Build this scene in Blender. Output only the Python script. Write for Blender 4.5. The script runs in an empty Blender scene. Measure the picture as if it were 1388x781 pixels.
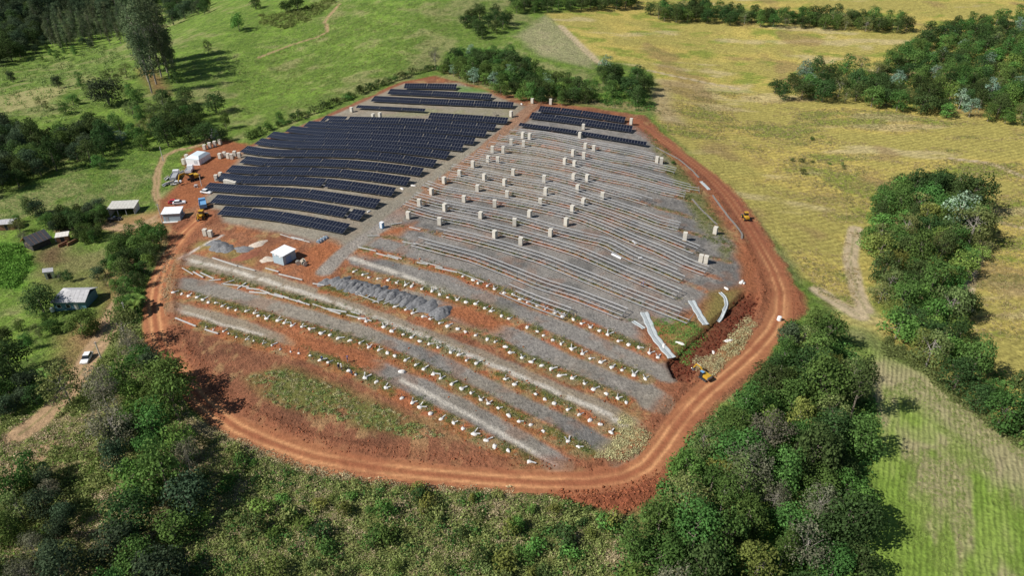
import bpy, bmesh, math, random
import numpy as np
from mathutils import Vector, Matrix

R = math.radians
random.seed(7)
rng = np.random.default_rng(7)
scene = bpy.context.scene
COL = scene.collection

# ------------------------------------------------------------------ camera, sky, sun, exposure
CAM_H, PITCH, FPX, IW, IH = 100.0, 32.0, 964.0, 1388.0, 781.0
cam_d = bpy.data.cameras.new('camera')
cam = bpy.data.objects.new('camera', cam_d); COL.objects.link(cam)
cam.location = (0, 0, CAM_H); cam.rotation_euler = (R(90 - PITCH), 0, 0)
cam_d.sensor_width = 36.0; cam_d.lens = 36.0 * FPX / IW
cam_d.clip_start = 1.0; cam_d.clip_end = 9000
scene.camera = cam

SUN_EL, SHX, SHY = R(43), 0.925, 0.38          # elevation, horizontal direction in which shadows fall
world = bpy.data.worlds.new('World'); scene.world = world; world.use_nodes = True
wn = world.node_tree.nodes; wl = world.node_tree.links
sky = wn.new('ShaderNodeTexSky'); sky.sky_type = 'NISHITA'; sky.sun_disc = False
sky.sun_elevation = SUN_EL
sky.sun_rotation = math.atan2(-SHX, -SHY)      # azimuth of the sun, clockwise from +Y
sky.altitude = 500; sky.air_density = 1.0; sky.dust_density = 0.6
wn['Background'].inputs['Strength'].default_value = 0.055
wl.new(sky.outputs['Color'], wn['Background'].inputs['Color'])
sun_d = bpy.data.lights.new('sun', 'SUN'); sun_d.energy = 4.4; sun_d.angle = R(0.5); sun_d.color = (1.0, 0.965, 0.91)
sun = bpy.data.objects.new('sun', sun_d); COL.objects.link(sun)
sun.location = (-200, -80, 300)
sd = Vector((SHX * math.cos(SUN_EL), SHY * math.cos(SUN_EL), -math.sin(SUN_EL)))
sun.rotation_euler = sd.to_track_quat('-Z', 'Y').to_euler()
vs = scene.view_settings
vs.view_transform = 'Standard'; vs.look = 'None'; vs.exposure = 0.36; vs.gamma = 1.0; vs.use_curve_mapping = False
scene.cycles.max_bounces = 5; scene.cycles.transparent_max_bounces = 4
scene.cycles.diffuse_bounces = 3; scene.cycles.glossy_bounces = 2

# ------------------------------------------------------------------ noise, terrain shape, pixel -> ground
def sst(t):
    t = np.clip(t, 0, 1); return t * t * (3 - 2 * t)

def vnoise(x, y, seed=0):
    xi = np.floor(x).astype(np.int64); yi = np.floor(y).astype(np.int64)
    fx = x - xi; fy = y - yi; fx = fx * fx * (3 - 2 * fx); fy = fy * fy * (3 - 2 * fy)
    def hsh(a, b):
        n = (a * 374761393 + b * 668265263 + seed * 1442695041) & 0x7fffffff
        n = ((n ^ (n >> 13)) * 1274126177) & 0x7fffffff
        n = (n ^ (n >> 16)) & 0xffff
        return n / 65535.0
    return ((hsh(xi, yi) * (1 - fx) + hsh(xi + 1, yi) * fx) * (1 - fy)
            + (hsh(xi, yi + 1) * (1 - fx) + hsh(xi + 1, yi + 1) * fx) * fy)

def fbm(x, y, s, seed=0, o=4):
    v = 0; a = .5; t = 0
    for k in range(o):
        v = v + a * vnoise(x / s + 17.3 * k, y / s - 9.1 * k, seed + k); t += a; a *= .55; s *= .48
    return v / t

def hb(x, y):
    """smooth height of the land"""
    x = np.asarray(x, float); y = np.asarray(y, float)
    z = -9.0 * sst((-45 - x) / 100) * sst((y - 60) / 120)
    z = z - 8.0 * sst((x - 30) / 100) * sst((y - 70) / 120) * (1 - .7 * sst((y - 330) / 200))
    z = z + 26.0 * np.exp(-((x + 70) / 150) ** 2) * sst((y - 340) / 330)
    z = z - 26.0 * sst((-170 - x) / 170) * sst((y - 230) / 300)
    z = z + 12.0 * sst((y - 360) / 330) * sst((x - 20) / 200)
    z = z + 1.6 * (fbm(x, y, 75, 5, 2) - .5)
    z = z + 60 * sst((y - 1000) / 1600)
    return z

def rays(px, py):
    px = np.asarray(px, float); py = np.asarray(py, float)
    p = R(PITCH); u = (px - IW / 2) / FPX; v = (IH / 2 - py) / FPX
    return np.stack([u, math.cos(p) + v * math.sin(p), -math.sin(p) + v * math.cos(p)], -1)

def gp(px, py, zo=0.0):
    """world points where the pixels' sight lines meet the land (raised by zo)"""
    d = np.atleast_2d(rays(px, py)); n = len(d)
    lo = np.full(n, 50.0); hi = np.full(n, 3000.0); found = np.zeros(n, bool)
    t = np.full(n, 50.0); step = 6.0
    for k in range(420):
        t2 = t + step * (1 + k * .01)
        z = CAM_H + d[:, 2] * t2
        hit = (~found) & (z < hb(d[:, 0] * t2, d[:, 1] * t2) + zo)
        lo = np.where(hit, t, lo); hi = np.where(hit, t2, hi); found |= hit
        t = t2
        if found.all(): break
    for k in range(26):
        m = (lo + hi) / 2
        below = CAM_H + d[:, 2] * m < hb(d[:, 0] * m, d[:, 1] * m) + zo
        hi = np.where(below, m, hi); lo = np.where(below, lo, m)
    q = d[:, :2] * hi[:, None]
    return q

def gxy(px, py, zo=0.0):
    q = gp([px], [py], zo)[0]; return float(q[0]), float(q[1])

def gpt(px, py, zo=0.0):
    x, y = gxy(px, py, zo); return Vector((x, y, gz(x, y)))

def line(pts, zo=0.0, dens=6):
    """pixel polyline -> dense world polyline"""
    P = np.array(pts, float); out = []
    for a, b in zip(P[:-1], P[1:]):
        for k in range(dens): out.append(a + (b - a) * k / dens)
    out.append(P[-1]); out = np.array(out)
    # soften the corners
    w = out.copy(); w[1:-1] = (out[:-2] + 2 * out[1:-1] + out[2:]) / 4
    return gp(w[:, 0], w[:, 1], zo)

def poly(pts, dens=4):
    P = list(pts) + [pts[0]]
    A = np.array(P, float); out = []
    for a, b in zip(A[:-1], A[1:]):
        for k in range(dens): out.append(a + (b - a) * k / dens)
    out = np.array(out); return gp(out[:, 0], out[:, 1])

def pdist(x, y, W, lim=30.0):
    """distance to a world polyline, arc length along it and signed side"""
    D = np.full(x.shape, 1e6); S = np.zeros(x.shape); SG = np.zeros(x.shape)
    m = (x > W[:, 0].min() - lim) & (x < W[:, 0].max() + lim) & (y > W[:, 1].min() - lim) & (y < W[:, 1].max() + lim)
    xs = x[m]; ys = y[m]
    if len(xs) == 0: return D, S, SG
    d = np.full(xs.shape, 1e6); s = np.zeros(xs.shape); sg = np.zeros(xs.shape); acc = 0
    for a, b in zip(W[:-1], W[1:]):
        ab = b - a; L2 = float(ab @ ab) + 1e-9; L = math.sqrt(L2)
        t = np.clip(((xs - a[0]) * ab[0] + (ys - a[1]) * ab[1]) / L2, 0, 1)
        dx = xs - a[0] - ab[0] * t; dy = ys - a[1] - ab[1] * t
        dd = np.hypot(dx, dy); c = dd < d
        d = np.where(c, dd, d); s = np.where(c, acc + t * L, s)
        sg = np.where(c, np.sign(ab[0] * dy - ab[1] * dx), sg); acc += L
    D[m] = d; S[m] = s; SG[m] = sg
    return D, S, SG

def inside(x, y, W):
    res = np.zeros(x.shape, bool)
    m = (x > W[:, 0].min()) & (x < W[:, 0].max()) & (y > W[:, 1].min()) & (y < W[:, 1].max())
    xs = x[m]; ys = y[m]; r = np.zeros(xs.shape, bool)
    A = W; B = np.roll(W, -1, 0)
    for a, b in zip(A, B):
        c = ((a[1] > ys) != (b[1] > ys)) & (xs < (b[0] - a[0]) * (ys - a[1]) / (b[1] - a[1] + 1e-12) + a[0])
        r ^= c
    res[m] = r
    return res

def soft(x, y, W, w):
    """1 inside a polygon, fading to 0 over w metres round its edge"""
    i = inside(x, y, W); Wc = np.vstack([W, W[:1]])
    d, _, _ = pdist(x, y, Wc, w + 1)
    return sst(np.where(i, .5 + d / w / 2, .5 - d / w / 2))

def lin(r, g, b):
    f = lambda c: ((c / 255 + .055) / 1.055) ** 2.4 if c > 10 else c / 255 / 12.92
    return np.array([f(r), f(g), f(b)])

# ------------------------------------------------------------------ rows of the site, in pixels of the photograph
ROWS = [   # lines of footings that carry the racks, far to near
 [(691,181),(718,184),(736,185.7),(773,193),(790,197),(817,202),(853,209),(896,219)],
 [(676,189),(713,194),(744,199),(774,205),(801,211.5),(831,219),(860,223),(911,235),(925,240)],
 [(661,200),(699,204.5),(734,210),(762,216.7),(792,222),(860,238),(896,248.6),(933,259),(947,261)],
 [(646,210),(684,217),(746,226),(776,231.7),(809,242),(860,252),(896,262),(926,269),(940,273)],
 [(629,219),(662,224.5),(700,232),(734,238),(769,246.7),(798,254),(860,271.5),(889,281),(920,289),(955,301)],
 [(611,231),(655,239),(700,249),(752,257.6),(786,268),(821,279),(858,291),(893,305),(929,314),(959,322),(988,334)],
 [(596,243),(618,245),(648,252),(684,260),(729,270),(769,279.5),(820,295),(856,309),(893,323),(929,337.7),(944,344),(988,355)],
 [(575,254),(596,261),(640,269),(700,279),(742,288),(786,299),(820,313),(856,329),(893,344),(929,362),(959,373),(988,381)],
 [(560,270),(610,283),(663,293),(698,300),(748,315),(793,327),(820,333),(856,353),(893,367.6),(929,383.6),(955,394)],
 [(545,283),(590,296),(640,306),(669,314),(706,323),(749,335),(786,347),(820,362),(849,375),(878,387),(933,410)],
 [(528,304),(562,310),(599,318),(640,328),(684,340),(735,356),(795,381),(846,402),(875,413.6),(904,425),(935,437)],
 [(498,320),(530,322),(562,332),(591,340),(640,353),(684,370),(735,391),(780,405),(809,416.5),(838,428),(860,437)],
 [(488,338),(526,348),(562,357),(591,364),(620,371.5),(640,380),(682,396),(709,408),(739,419.5),(768,430),(796,440),(827,456),(843,463),(860,469),(894,485)],
 [(469,366),(504,377),(540,385),(577,393),(606,404),(646,414),(688,432),(732,452),(780,477),(832,498),(876,515)],
 [(440,393),(480,401),(520,412),(547,419),(587,434.6),(615,445),(644,454),(678,466.6),(698,482),(732,495),(764,509.6),(797,523),(832,539.5),(851,546)],
 [(250,365),(300,379),(350,393),(400,407),(440,419),(507,438),(547,454),(588,468.6),(619,481),(665,505),(694,520),(727,535.7),(759,550),(796,567.7),(828,586)],
 [(238,397.5),(261,402.6),(292,412),(325,421),(358,431),(393,440.6),(430,450),(470,462),(510,473),(550,490),(594,511),(640,536),(680,557),(710,573),(745,589),(781,606.6),(799,617)],
 [(240,434),(288,447),(323,457),(358,467),(396,477),(437,488),(463,500),(506,518),(551,542),(598,568),(631,584),(666,603),(698,618),(719,628)],
]
ROWW = [line(r, 0) for r in ROWS]
PERIM = [(272,296),(250,316),(229,345),(214,380),(208,420),(213,455),(228,485),(250,517),(280,550),(320,580),(370,602),(430,621),(500,634),(580,643),(660,650),(740,655),(800,655),(845,648),(875,633),(898,605),(915,580),(935,555),(960,530),(990,505),(1020,478),(1045,450),(1057,425),(1058,395),(1047,365),(1030,335),(1010,300),(990,270),(965,243),(935,218),(905,195),(880,178),(860,164)]
PERW = line(PERIM)
SITE = [(262,262),(300,225),(335,197),(400,173),(480,140),(545,110),(588,103),(640,114),(700,130),(760,140),(830,150),(872,156),(897,180),(932,208),(972,238),(1004,268),(1030,305),(1052,340),(1078,385),(1098,418),(1062,442),(1034,492),(988,537),(942,582),(908,632),(886,672),(850,694),(800,690),(740,668),(660,666),(580,664),(500,655),(420,640),(350,612),(290,575),(245,532),(217,490),(205,450),(202,420),(208,375),(222,342),(236,312),(214,292),(216,270)]
P_PANEL = [(300,296),(272,262),(330,200),(440,155),(545,113),(620,112),(700,140),(716,147),(700,175),(640,230),(560,285),(480,348),(430,330),(380,316),(310,303)]
P_RAIL = [(700,175),(730,148),(870,172),(905,213),(945,262),(965,305),(1000,335),(1004,385),(958,396),(938,412),(908,440),(862,443),(897,492),(760,432),(640,388),(474,352),(560,280),(640,225)]
SOY = [(740,18),(800,10),(880,-20),(1388,-30),(1500,-20),(1560,640),(1388,592),(1330,560),(1270,502),(1180,452),(1150,442),(1112,405),(1072,352),(1034,310),(994,262),(934,207),(888,166),(892,120),(884,95),(800,78)]
LOWF = [(1170,470),(1240,500),(1388,598),(1500,680),(1500,860),(1150,860),(1180,620)]
SCRUB = [(250,560),(300,585),(390,632),(560,660),(740,668),(850,694),(900,650),(1000,560),(1000,900),(-200,900),(-100,600),(100,560),(200,480)]
GRAV = [  # (polyline, width m, tone)
 ([(490,352),(560,372),(620,395),(700,420),(780,452),(850,482),(903,506)], 7.2, 0),
 ([(560,400),(640,442),(700,460),(780,490),(850,520),(893,548)], 7.4, 0),
 ([(243,350),(300,362),(350,377),(400,393),(450,409),(520,435),(600,466),(680,500),(760,535),(820,560),(856,584)], 6.0, 1),
 ([(240,385),(300,393),(360,410),(420,425),(500,450),(560,470),(640,505),(720,545),(790,580),(846,620)], 6.8, 0),
 ([(230,416),(280,428),(340,447),(390,466)], 4.5, 1),
 ([(506,497),(560,522),(620,552),(680,585),(757,631)], 5.6, 0),
]
PALE = [([(243,350),(300,362),(350,377),(400,393),(450,409),(520,435),(600,466),(680,500),(760,535),(820,560),(850,580)], 1.3),
        ([(545,515),(600,545),(660,578),(720,612),(752,632)], .9),
        ([(300,320),(270,335),(246,350)], 1.0), ([(240,420),(290,437),(360,455)], .7),
        ([(470,348),(520,364),(570,382),(600,396)], 1.6)]

# ------------------------------------------------------------------ ground: colours, relief, zones
PLAIN, ROAD, SOIL, GRAVEL, CROP, STUB, TRACK = range(7)
TRENCH = poly([(903,492),(960,440),(1008,396),(1030,402),(1022,432),(985,462),(948,498),(935,520),(912,512)])
TRACKS = [   # dirt tracks outside the fence: polyline, width
 ([(290,185),(262,200),(240,203),(222,212),(213,235),(211,262),(222,285)], 2.6),
 ([(60,610),(20,640),(-40,690)], 5), ([(25,590),(60,565),(90,535),(112,500),(130,470),(147,445),(160,415),(180,385),(190,350)], 5.5),
 ([(140,305),(170,310),(205,300),(225,288)], 5), ([(80,312),(110,308),(140,305)], 3),
 ([(760,35),(785,60),(812,85)], 4), ([(880,95),(910,102),(960,112),(1000,120)], 2.5),
 ([(1160,310),(1152,350),(1160,390),(1172,420)], 4.5), ([(1110,395),(1135,412),(1165,428)], 5),
 ([(1320,300),(1350,300),(1388,310)], 2), ([(1340,330),(1315,370),(1310,420)], 3), ([(1388,240),(1345,222),(1290,215)], 3),
 ([(460,5),(440,28),(445,42),(430,50),(390,62),(350,78)], 2.0)]
YARDS = [([(186,205),(205,235),(215,262),(262,262),(300,225),(330,200),(310,190),(280,215),(240,225)], None)]

def mix(c, k, m):
    m = np.clip(m, 0, 1)[:, None]; return c * (1 - m) + np.asarray(k) * m

def paint(x, y):
    n1 = fbm(x, y, 40, 11, 3); n2 = fbm(x, y, 9, 21, 3); n3 = fbm(x, y, 2.2, 31, 2); n4 = vnoise(x / .7, y / .7, 41)
    wx = x + 3.0 * (fbm(x, y, 6, 51, 3) - .5); wy = y + 3.0 * (fbm(x, y, 6, 61, 3) - .5)
    zone = np.full(x.shape, PLAIN, np.int8); dz = np.zeros(x.shape)
    n = len(x)
    # pasture
    c = np.tile(lin(106, 130, 56), (n, 1))
    c = mix(c, lin(122, 150, 62), sst((n2 - .42) * 4))
    c = mix(c, lin(148, 142, 98), sst((n1 * .5 + n2 * .5 - .50) * 7) * .75)
    c = mix(c, lin(84, 104, 50), sst((n3 - .52) * 7) * .6)
    c = mix(c, lin(142, 150, 88), sst((n4 - .62) * 5) * .4)
    dz += .18 * (n3 - .5)
    # shaded, shrubby land to the far left
    # soy field
    m = soft(wx, wy, poly(SOY), 3.0)
    sc = np.tile(lin(160, 149, 82), (n, 1))
    a = fbm(x * .55, y, 22, 71, 4); b = fbm(x * .5, y, 8, 81, 3)
    sc = mix(sc, lin(180, 162, 88), sst((a - .44) * 6) * .9)
    sc = mix(sc, lin(124, 136, 58), sst((b * .6 + a * .4 - .535) * 9) * .85)
    sc = mix(sc, lin(190, 172, 132), sst((fbm(x * .4, y, 14, 91, 3) - .62) * 9) * .55)
    sc = mix(sc, lin(142, 118, 82), sst((fbm(x, y, 30, 93, 3) - .62) * 9) * .6)
    sc = sc * (.84 + .32 * n4)[:, None]
    c = c * (1 - m[:, None]) + sc * m[:, None]; zone[m > .5] = CROP; dz += m * .22 * (n3 - .5)
    # lower right field
    m = soft(wx, wy, poly(LOWF), 2.5)
    sc = np.tile(lin(122, 146, 62), (n, 1))
    xr = x * .886 - y * .463; yr = x * .463 + y * .886
    a = fbm(xr * 1.5, yr * .4, 12, 101, 4)
    sc = mix(sc, lin(168, 154, 120), sst((a - .60) * 9) * .8)
    sc = mix(sc, lin(140, 160, 76), sst((fbm(xr, yr * .5, 6, 103, 3) - .55) * 7) * .6)
    for u0 in (52.0, 54.4, 60.5):
        sc = mix(sc, lin(166, 142, 104), sst(1 - np.abs(xr - u0 - 8 * sst((yr - 110) / 60) ) / .5) * .8)
    e, _, _ = pdist(x, y, line([(1230,512),(1300,560),(1388,630),(1480,700)]), 40)
    sc = mix(sc, lin(170, 156, 122), sst(1.25 - e / 9) * .8)
    c = c * (1 - m[:, None]) + sc * m[:, None]; zone[m > .5] = STUB
    # scrub
    m = soft(wx, wy, poly(SCRUB), 2.5)
    sc = np.tile(lin(124, 126, 74), (n, 1))
    sc = mix(sc, lin(168, 152, 112), sst((fbm(x, y, 7, 111, 3) - .5) * 7))
    sc = mix(sc, lin(84, 98, 44), sst((fbm(x, y, 5, 113, 3) - .55) * 8) * .8)
    c = c * (1 - m[:, None]) + sc * m[:, None]; dz += m * .35 * (n3 - .5)
    # yard and trodden ground round the farm buildings
    for pts, k, tone in [([(130,300),(230,282),(262,300),(236,320),(190,360),(165,400),(150,440),(110,470),(100,440),(140,430),(140,395),(130,375),(165,350),(180,325)], .8, (150,112,82)),
                   ([(40,335),(85,330),(130,345),(170,340),(160,380),(130,400),(60,400),(40,370)], .55, (126,118,76)),
                   ([(60,340),(80,335),(90,352),(70,362),(48,356)], .8, (112,86,66)),
                   ([(85,455),(125,450),(140,465),(110,510),(85,535),(60,520)], .6, (156,118,88)),
                   ([(183,92),(205,90),(225,112),(232,128),(208,128)], .7, (132,92,70)),
                   ([(0,130),(60,118),(95,118),(60,140),(0,155)], .8, (172,164,112)),
                   ([(880,120),(905,118),(915,150),(930,170),(900,165),(885,150)], .8, (166,148,112)),
                   ([(700,48),(740,20),(810,78),(800,92),(730,75)], .65, (168,158,124)),
                   ([(1130,415),(1180,425),(1200,470),(1240,505),(1200,510),(1170,470)], .5, (150,150,100)),
                   ([(590,95),(640,110),(760,138),(872,152),(880,142),(760,130),(640,100),(600,88)], .8, (158,142,96)),
                   ([(0,330),(30,335),(40,365),(25,390),(0,385)], .9, (88,150,42)), ([(-120,-60),(190,-60),(180,38),(60,58),(0,88),(-120,110)], .9, (72,88,50)), ([(222,-20),(300,-30),(262,18),(232,30)], .8, (76,92,52))]:
        m = soft(wx, wy, poly(pts), 4.0) * k
        c = mix(c, lin(*tone) * 1.0, m * (.9 + .3 * n2)); zone[(m > .6) & (k == .8) & (tone[0] == 150)] = TRACK
    for pts, w in TRACKS:
        d, s, sg = pdist(wx * .35 + x * .65, wy * .35 + y * .65, line(pts), w + 4)
        m = sst((w / 2 + .6 - d) / 1.2)
        t = mix(np.tile(lin(158, 122, 92), (n, 1)), lin(188, 172, 140), np.full(n, .85 if pts[0][0] > 700 else .25))
        t = mix(t, lin(110, 116, 62), sst(1 - np.abs(d) / .5) * .6)
        c = c * (1 - m[:, None]) + t * m[:, None] * (.88 + .24 * n3)[:, None]; zone[m > .5] = TRACK
    # ---- the site
    si = np.maximum(soft(wx, wy, poly(SITE), 1.2), soft(wx, wy, poly([(214,296),(221,270),(238,254),(250,234),(248,212),(262,201),(285,194),(305,189),(338,195),(330,208),(300,250),(262,280)]), 1.5))
    sc = np.tile(lin(142, 92, 70), (n, 1))
    sc = mix(sc, lin(124, 78, 60), sst((n2 - .5) * 6) * .8)
    sc = mix(sc, lin(162, 100, 68), sst((fbm(x, y, 5, 121, 3) - .58) * 10) * .7)
    sc = mix(sc, lin(166, 142, 100), sst((fbm(x, y, 4.5, 123, 4) - .60) * 9) * .55)
    sc = sc * (.88 + .24 * n4)[:, None]
    # red flat in front
    fl = soft(wx, wy, poly([(225,440),(330,470),(450,510),(560,565),(660,620),(700,640),(500,625),(370,590),(290,545),(240,500)]), 4)
    f = mix(np.tile(lin(138, 88, 68), (n, 1)), lin(118, 76, 60), sst((n2 - .45) * 5))
    f = mix(f, lin(168, 132, 96), sst((fbm(x * 1.4, y * .8, 3.0, 125, 3) - .58) * 9) * .6)
    sc = sc * (1 - fl[:, None]) + f * fl[:, None]
    g = soft(wx, wy, poly([(335,515),(385,500),(430,515),(480,538),(540,560),(600,590),(570,594),(500,578),(430,562),(370,545)]), 2.5)
    sc = mix(sc, lin(112, 112, 62), g * sst((n2 - .2) * 3))
    # gravel beds
    gv = np.zeros(n)
    gcol = mix(np.tile(lin(146, 142, 138), (n, 1)), lin(124, 122, 120), sst((n2 - .45) * 5))
    gcol = mix(gcol, lin(160, 150, 134), sst((n1 - .5) * 6) * .55)
    gcol = mix(gcol, lin(150, 112, 90), sst((fbm(x, y, 6, 131, 3) - .58) * 9) * .35)
    gcol = gcol * (.85 + .3 * n4)[:, None]
    wpan = soft(wx, wy, poly(P_PANEL), 1.5); wrail = soft(wx, wy, poly(P_RAIL), 1.5)
    gv = np.maximum(gv, np.maximum(wpan, wrail))
    gcol = mix(gcol, lin(160, 152, 134), wpan * .6)
    for pts, w, tone in GRAV:
        W = line(pts)
        d, s, sg = pdist(wx * .5 + x * .5, wy * .5 + y * .5, W, w + 3)
        L = np.hypot(*np.diff(W, axis=0).T).sum()
        m = sst((w / 2 + .4 - d) / .9)
        gv = np.maximum(gv, m)
        if tone: gcol = mix(gcol, lin(158, 144, 124), m * .7)
    sc = sc * (1 - gv[:, None]) + gcol * gv[:, None]
    # green corner patches inside the fence and grassy far end
    for pts, k, tone in [([(870,168),(905,205),(945,255),(985,315),(1000,340),(985,350),(950,310),(925,265),(900,225)], .9, (122,120,70)),
                   ([(880,430),(940,435),(960,450),(930,490),(905,470),(890,450)], .8, (128,126,70)), ([(960,395),(1000,392),(990,420),(965,455),(945,430)], .8, (136,128,72)),
                   ([(985,455),(1015,420),(1025,440),(1000,480),(965,500)], .85, (156,142,88)), ([(940,480),(962,478),(985,490),(965,512),(950,505)], .7, (164,150,100)),
                   ([(500,158),(580,148),(690,148),(690,160),(580,156)], .6, (142,142,98)), ([(618,117),(650,118),(668,126),(620,124)], .9, (98,132,60)),
                   ([(845,560),(880,590),(872,610),(845,625),(800,622),(830,600)], .8, (160,142,92)),
                   ([(690,640),(740,640),(720,628),(700,625)], .6, (158,138,92)),
                   ([(215,345),(245,330),(235,380),(225,420),(215,400)], .7, (166,146,92)),
                   ([(258,335),(300,345),(345,360),(340,352),(300,330),(270,325)], .8, (142,134,80)),
                   ([(480,385),(560,390),(640,412),(700,432),(690,420),(620,398),(560,380),(490,375)], .5, (128,124,62))]:
        m = soft(wx, wy, poly(pts), 2.5) * k * sst((n2 - .15) * 2.5)
        sc = mix(sc, lin(*tone), m); gv = gv * (1 - m)
    # red patches
    for pts in [[(214,296),(221,270),(238,254),(250,234),(248,212),(262,201),(285,194),(305,189),(338,195),(330,208),(300,250),(262,280)],[(600,410),(650,420),(700,435),(670,452),(630,445),(595,425)], [(380,448),(450,460),(520,490),(500,505),(450,490),(400,475)],
                [(400,350),(440,320),(470,335),(440,362),(415,375)], [(470,340),(500,342),(540,345),(500,352)], [(880,425),(905,440),(905,470),(890,455)],
                [(1003,330),(1040,330),(1078,385),(1095,415),(1060,440),(1030,420),(1005,395)], [(500,320),(530,308),(560,300),(540,320)], [(870,458),(905,470),(915,490),(895,488)]]:
        m = soft(wx, wy, poly(pts), 2.5)
        sc = sc * (1 - m[:, None]) + m[:, None] * mix(np.tile(lin(164, 98, 64), (n, 1)), lin(144, 86, 62), n2 * 1.2 - .2) * (.74 + .2 * n3 if pts[0] == (214, 296) else np.ones(n))[:, None]; gv = gv * (1 - m)
    # strips of soil and weeds along the rows
    for i, W in enumerate(ROWW):
        w = 2.7 if i < 12 else 4.2
        off = .4 if i < 12 else 0
        d, s, sg = pdist(wx * .3 + x * .7, wy * .3 + y * .7, W, w + 2)
        m = sst((w / 2 + .3 - d) / 1.0)
        if i < 12: m = m * sst((fbm(x, y, 5, 140 + i, 3) - .32) * 6) * .82
        st = mix(np.tile(lin(158, 94, 64), (n, 1)), lin(150, 124, 92), sst((fbm(x, y, 3, 160 + i, 3) - .5) * 7))
        up = sst(.5 + d * sg / 1.6)
        st = mix(st, lin(104, 108, 54), (.25 + .75 * up) * sst((fbm(x, y, 4.5, 180 + i, 3) - (.52 if i < 12 else .38)) * 7) * .9)
        st = st * (.84 + .32 * n4)[:, None]
        sc = sc * (1 - m[:, None]) + st * m[:, None]; gv = gv * (1 - m)
        dz += m * si * .25 * (n3 - .4) * (1 if i > 11 else .4)
    for pts, w in PALE:
        d, s, sg = pdist(wx * .3 + x * .7, wy * .3 + y * .7, line(pts), w + 2)
        sc = mix(sc, lin(206, 200, 190), sst((w / 2 + .5 - d) / .9) * .95 * sst((n3 - .1) * 3))
    # aisle between panels and racks
    d, s, sg = pdist(wx * .3 + x * .7, wy * .3 + y * .7, line([(440,368),(462,345),(520,305),(580,262),(640,215),(690,172),(722,142)]), 8)
    m = sst((3.0 - d) / 1.2)
    ac = mix(np.tile(lin(150, 142, 132), (n, 1)), lin(150, 104, 84), sst((y - 195) / 20) * .8)
    sc = sc * (1 - m[:, None]) + m[:, None] * ac * (.85 + .3 * n3)[:, None]; gv = gv * (1 - m * .6)
    d2, _, _ = pdist(x, y, line([(335,199),(400,176),(480,141),(545,111),(588,103)]), 8)
    m = sst((3.2 - d2) / 2); sc = mix(sc, lin(136, 78, 58), m * .9); gv *= 1 - m
    c = c * (1 - si[:, None]) + sc * si[:, None]
    zone[si > .5] = SOIL; zone[(si > .5) & (gv > .5)] = GRAVEL
    # excavated ground beside the track
    t = inside(x, y, TRENCH) * 1.0; ts = soft(wx, wy, TRENCH, 1.5)
    c = mix(c, lin(112, 62, 46) , ts * (.8 + .3 * n2)); dz -= 1.25 * sst(t) * (.8 + .4 * n2)
    # ---- perimeter track
    xx = wx * .25 + x * .75; yy = wy * .25 + y * .75
    d, s, sg = pdist(xx, yy, PERW, 14)
    L = s / max(1e-6, s.max())
    m = sst((3.3 + 1.6 * (fbm(x, y, 12, 305, 3) - .5) - d) / 1.0)
    far = sst((L - .66) / .12)
    rc = mix(np.tile(lin(152, 96, 68), (n, 1)), lin(126, 72, 56), far)
    dd, _, _ = pdist(x, y, PERW, 10)
    tr = np.exp(-((dd - 1.05) / .36) ** 2)
    rc = mix(rc, lin(198, 140, 100), tr * .85 * (1 - .5 * far))
    wv = dd * sg + .9 * np.sin(s / 19.0) + .5 * np.sin(s / 7.3)
    tr2 = np.exp(-((np.abs(wv) - .95) / .3) ** 2) * sst((fbm(s, s * 0 + 3.0, 25, 301, 2) - .42) * 6)
    rc = mix(rc, lin(186, 128, 90), tr2 * .5 * (1 - .4 * far)); rc = mix(rc, lin(136, 78, 54), np.exp(-((wv - 2.1) / .35) ** 2) * .5 * n2)
    tr = np.maximum(tr * sst((fbm(s, s * 0, 30, 303, 2) - .15) * 4), .6 * tr2)
    rc = mix(rc, lin(142, 80, 56), np.exp(-(dd / .5) ** 2) * .7)
    rc = mix(rc, lin(140, 80, 58), sst((n2 - .55) * 6) * .5) * (.92 + .16 * n4)[:, None]
    mrg = sst((8 - d) / 3) * (si > .2)
    c = mix(c, lin(142, 86, 64), mrg * .6 * (1 - m) * (1 - .3 * far))
    c = c * (1 - m[:, None]) + rc * m[:, None]
    dz = dz * (1 - m); dz -= m * .10 * tr; dz += .45 * np.exp(-((dd - 4.7) / .9) ** 2) * sst((n2 - .3) * 3) * np.maximum(si, .5)
    zone[m > .5] = ROAD
    # rough bank outside the bend
    bk = soft(wx, wy, poly([(740,664),(800,664),(850,655),(885,640),(900,630),(890,668),(850,696),(800,692),(760,678)]), 2)
    c = mix(c, lin(140, 76, 54), bk * (.4 + .8 * n3) * (zone != ROAD)); dz += bk * .9 * (n3 - .5) * (zone != ROAD)
    # dry dust over the bare soil
    lum = c @ np.array([.3, .5, .2]); red = sst((c[:, 0] / (c[:, 1] + 1e-4) - 1.35) / .6)[:, None]
    c = c * (1 - red * np.array([-.12, -.15, .06])) * (1 - .12 * red) + lum[:, None] * np.array([1.08, .99, .90]) * .12 * red
    gm = (zone == GRAVEL)[:, None]; c = np.where(gm, c * np.array([.83, .81, .77]), c)
    return np.clip(c, .004, .9), zone, dz

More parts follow.
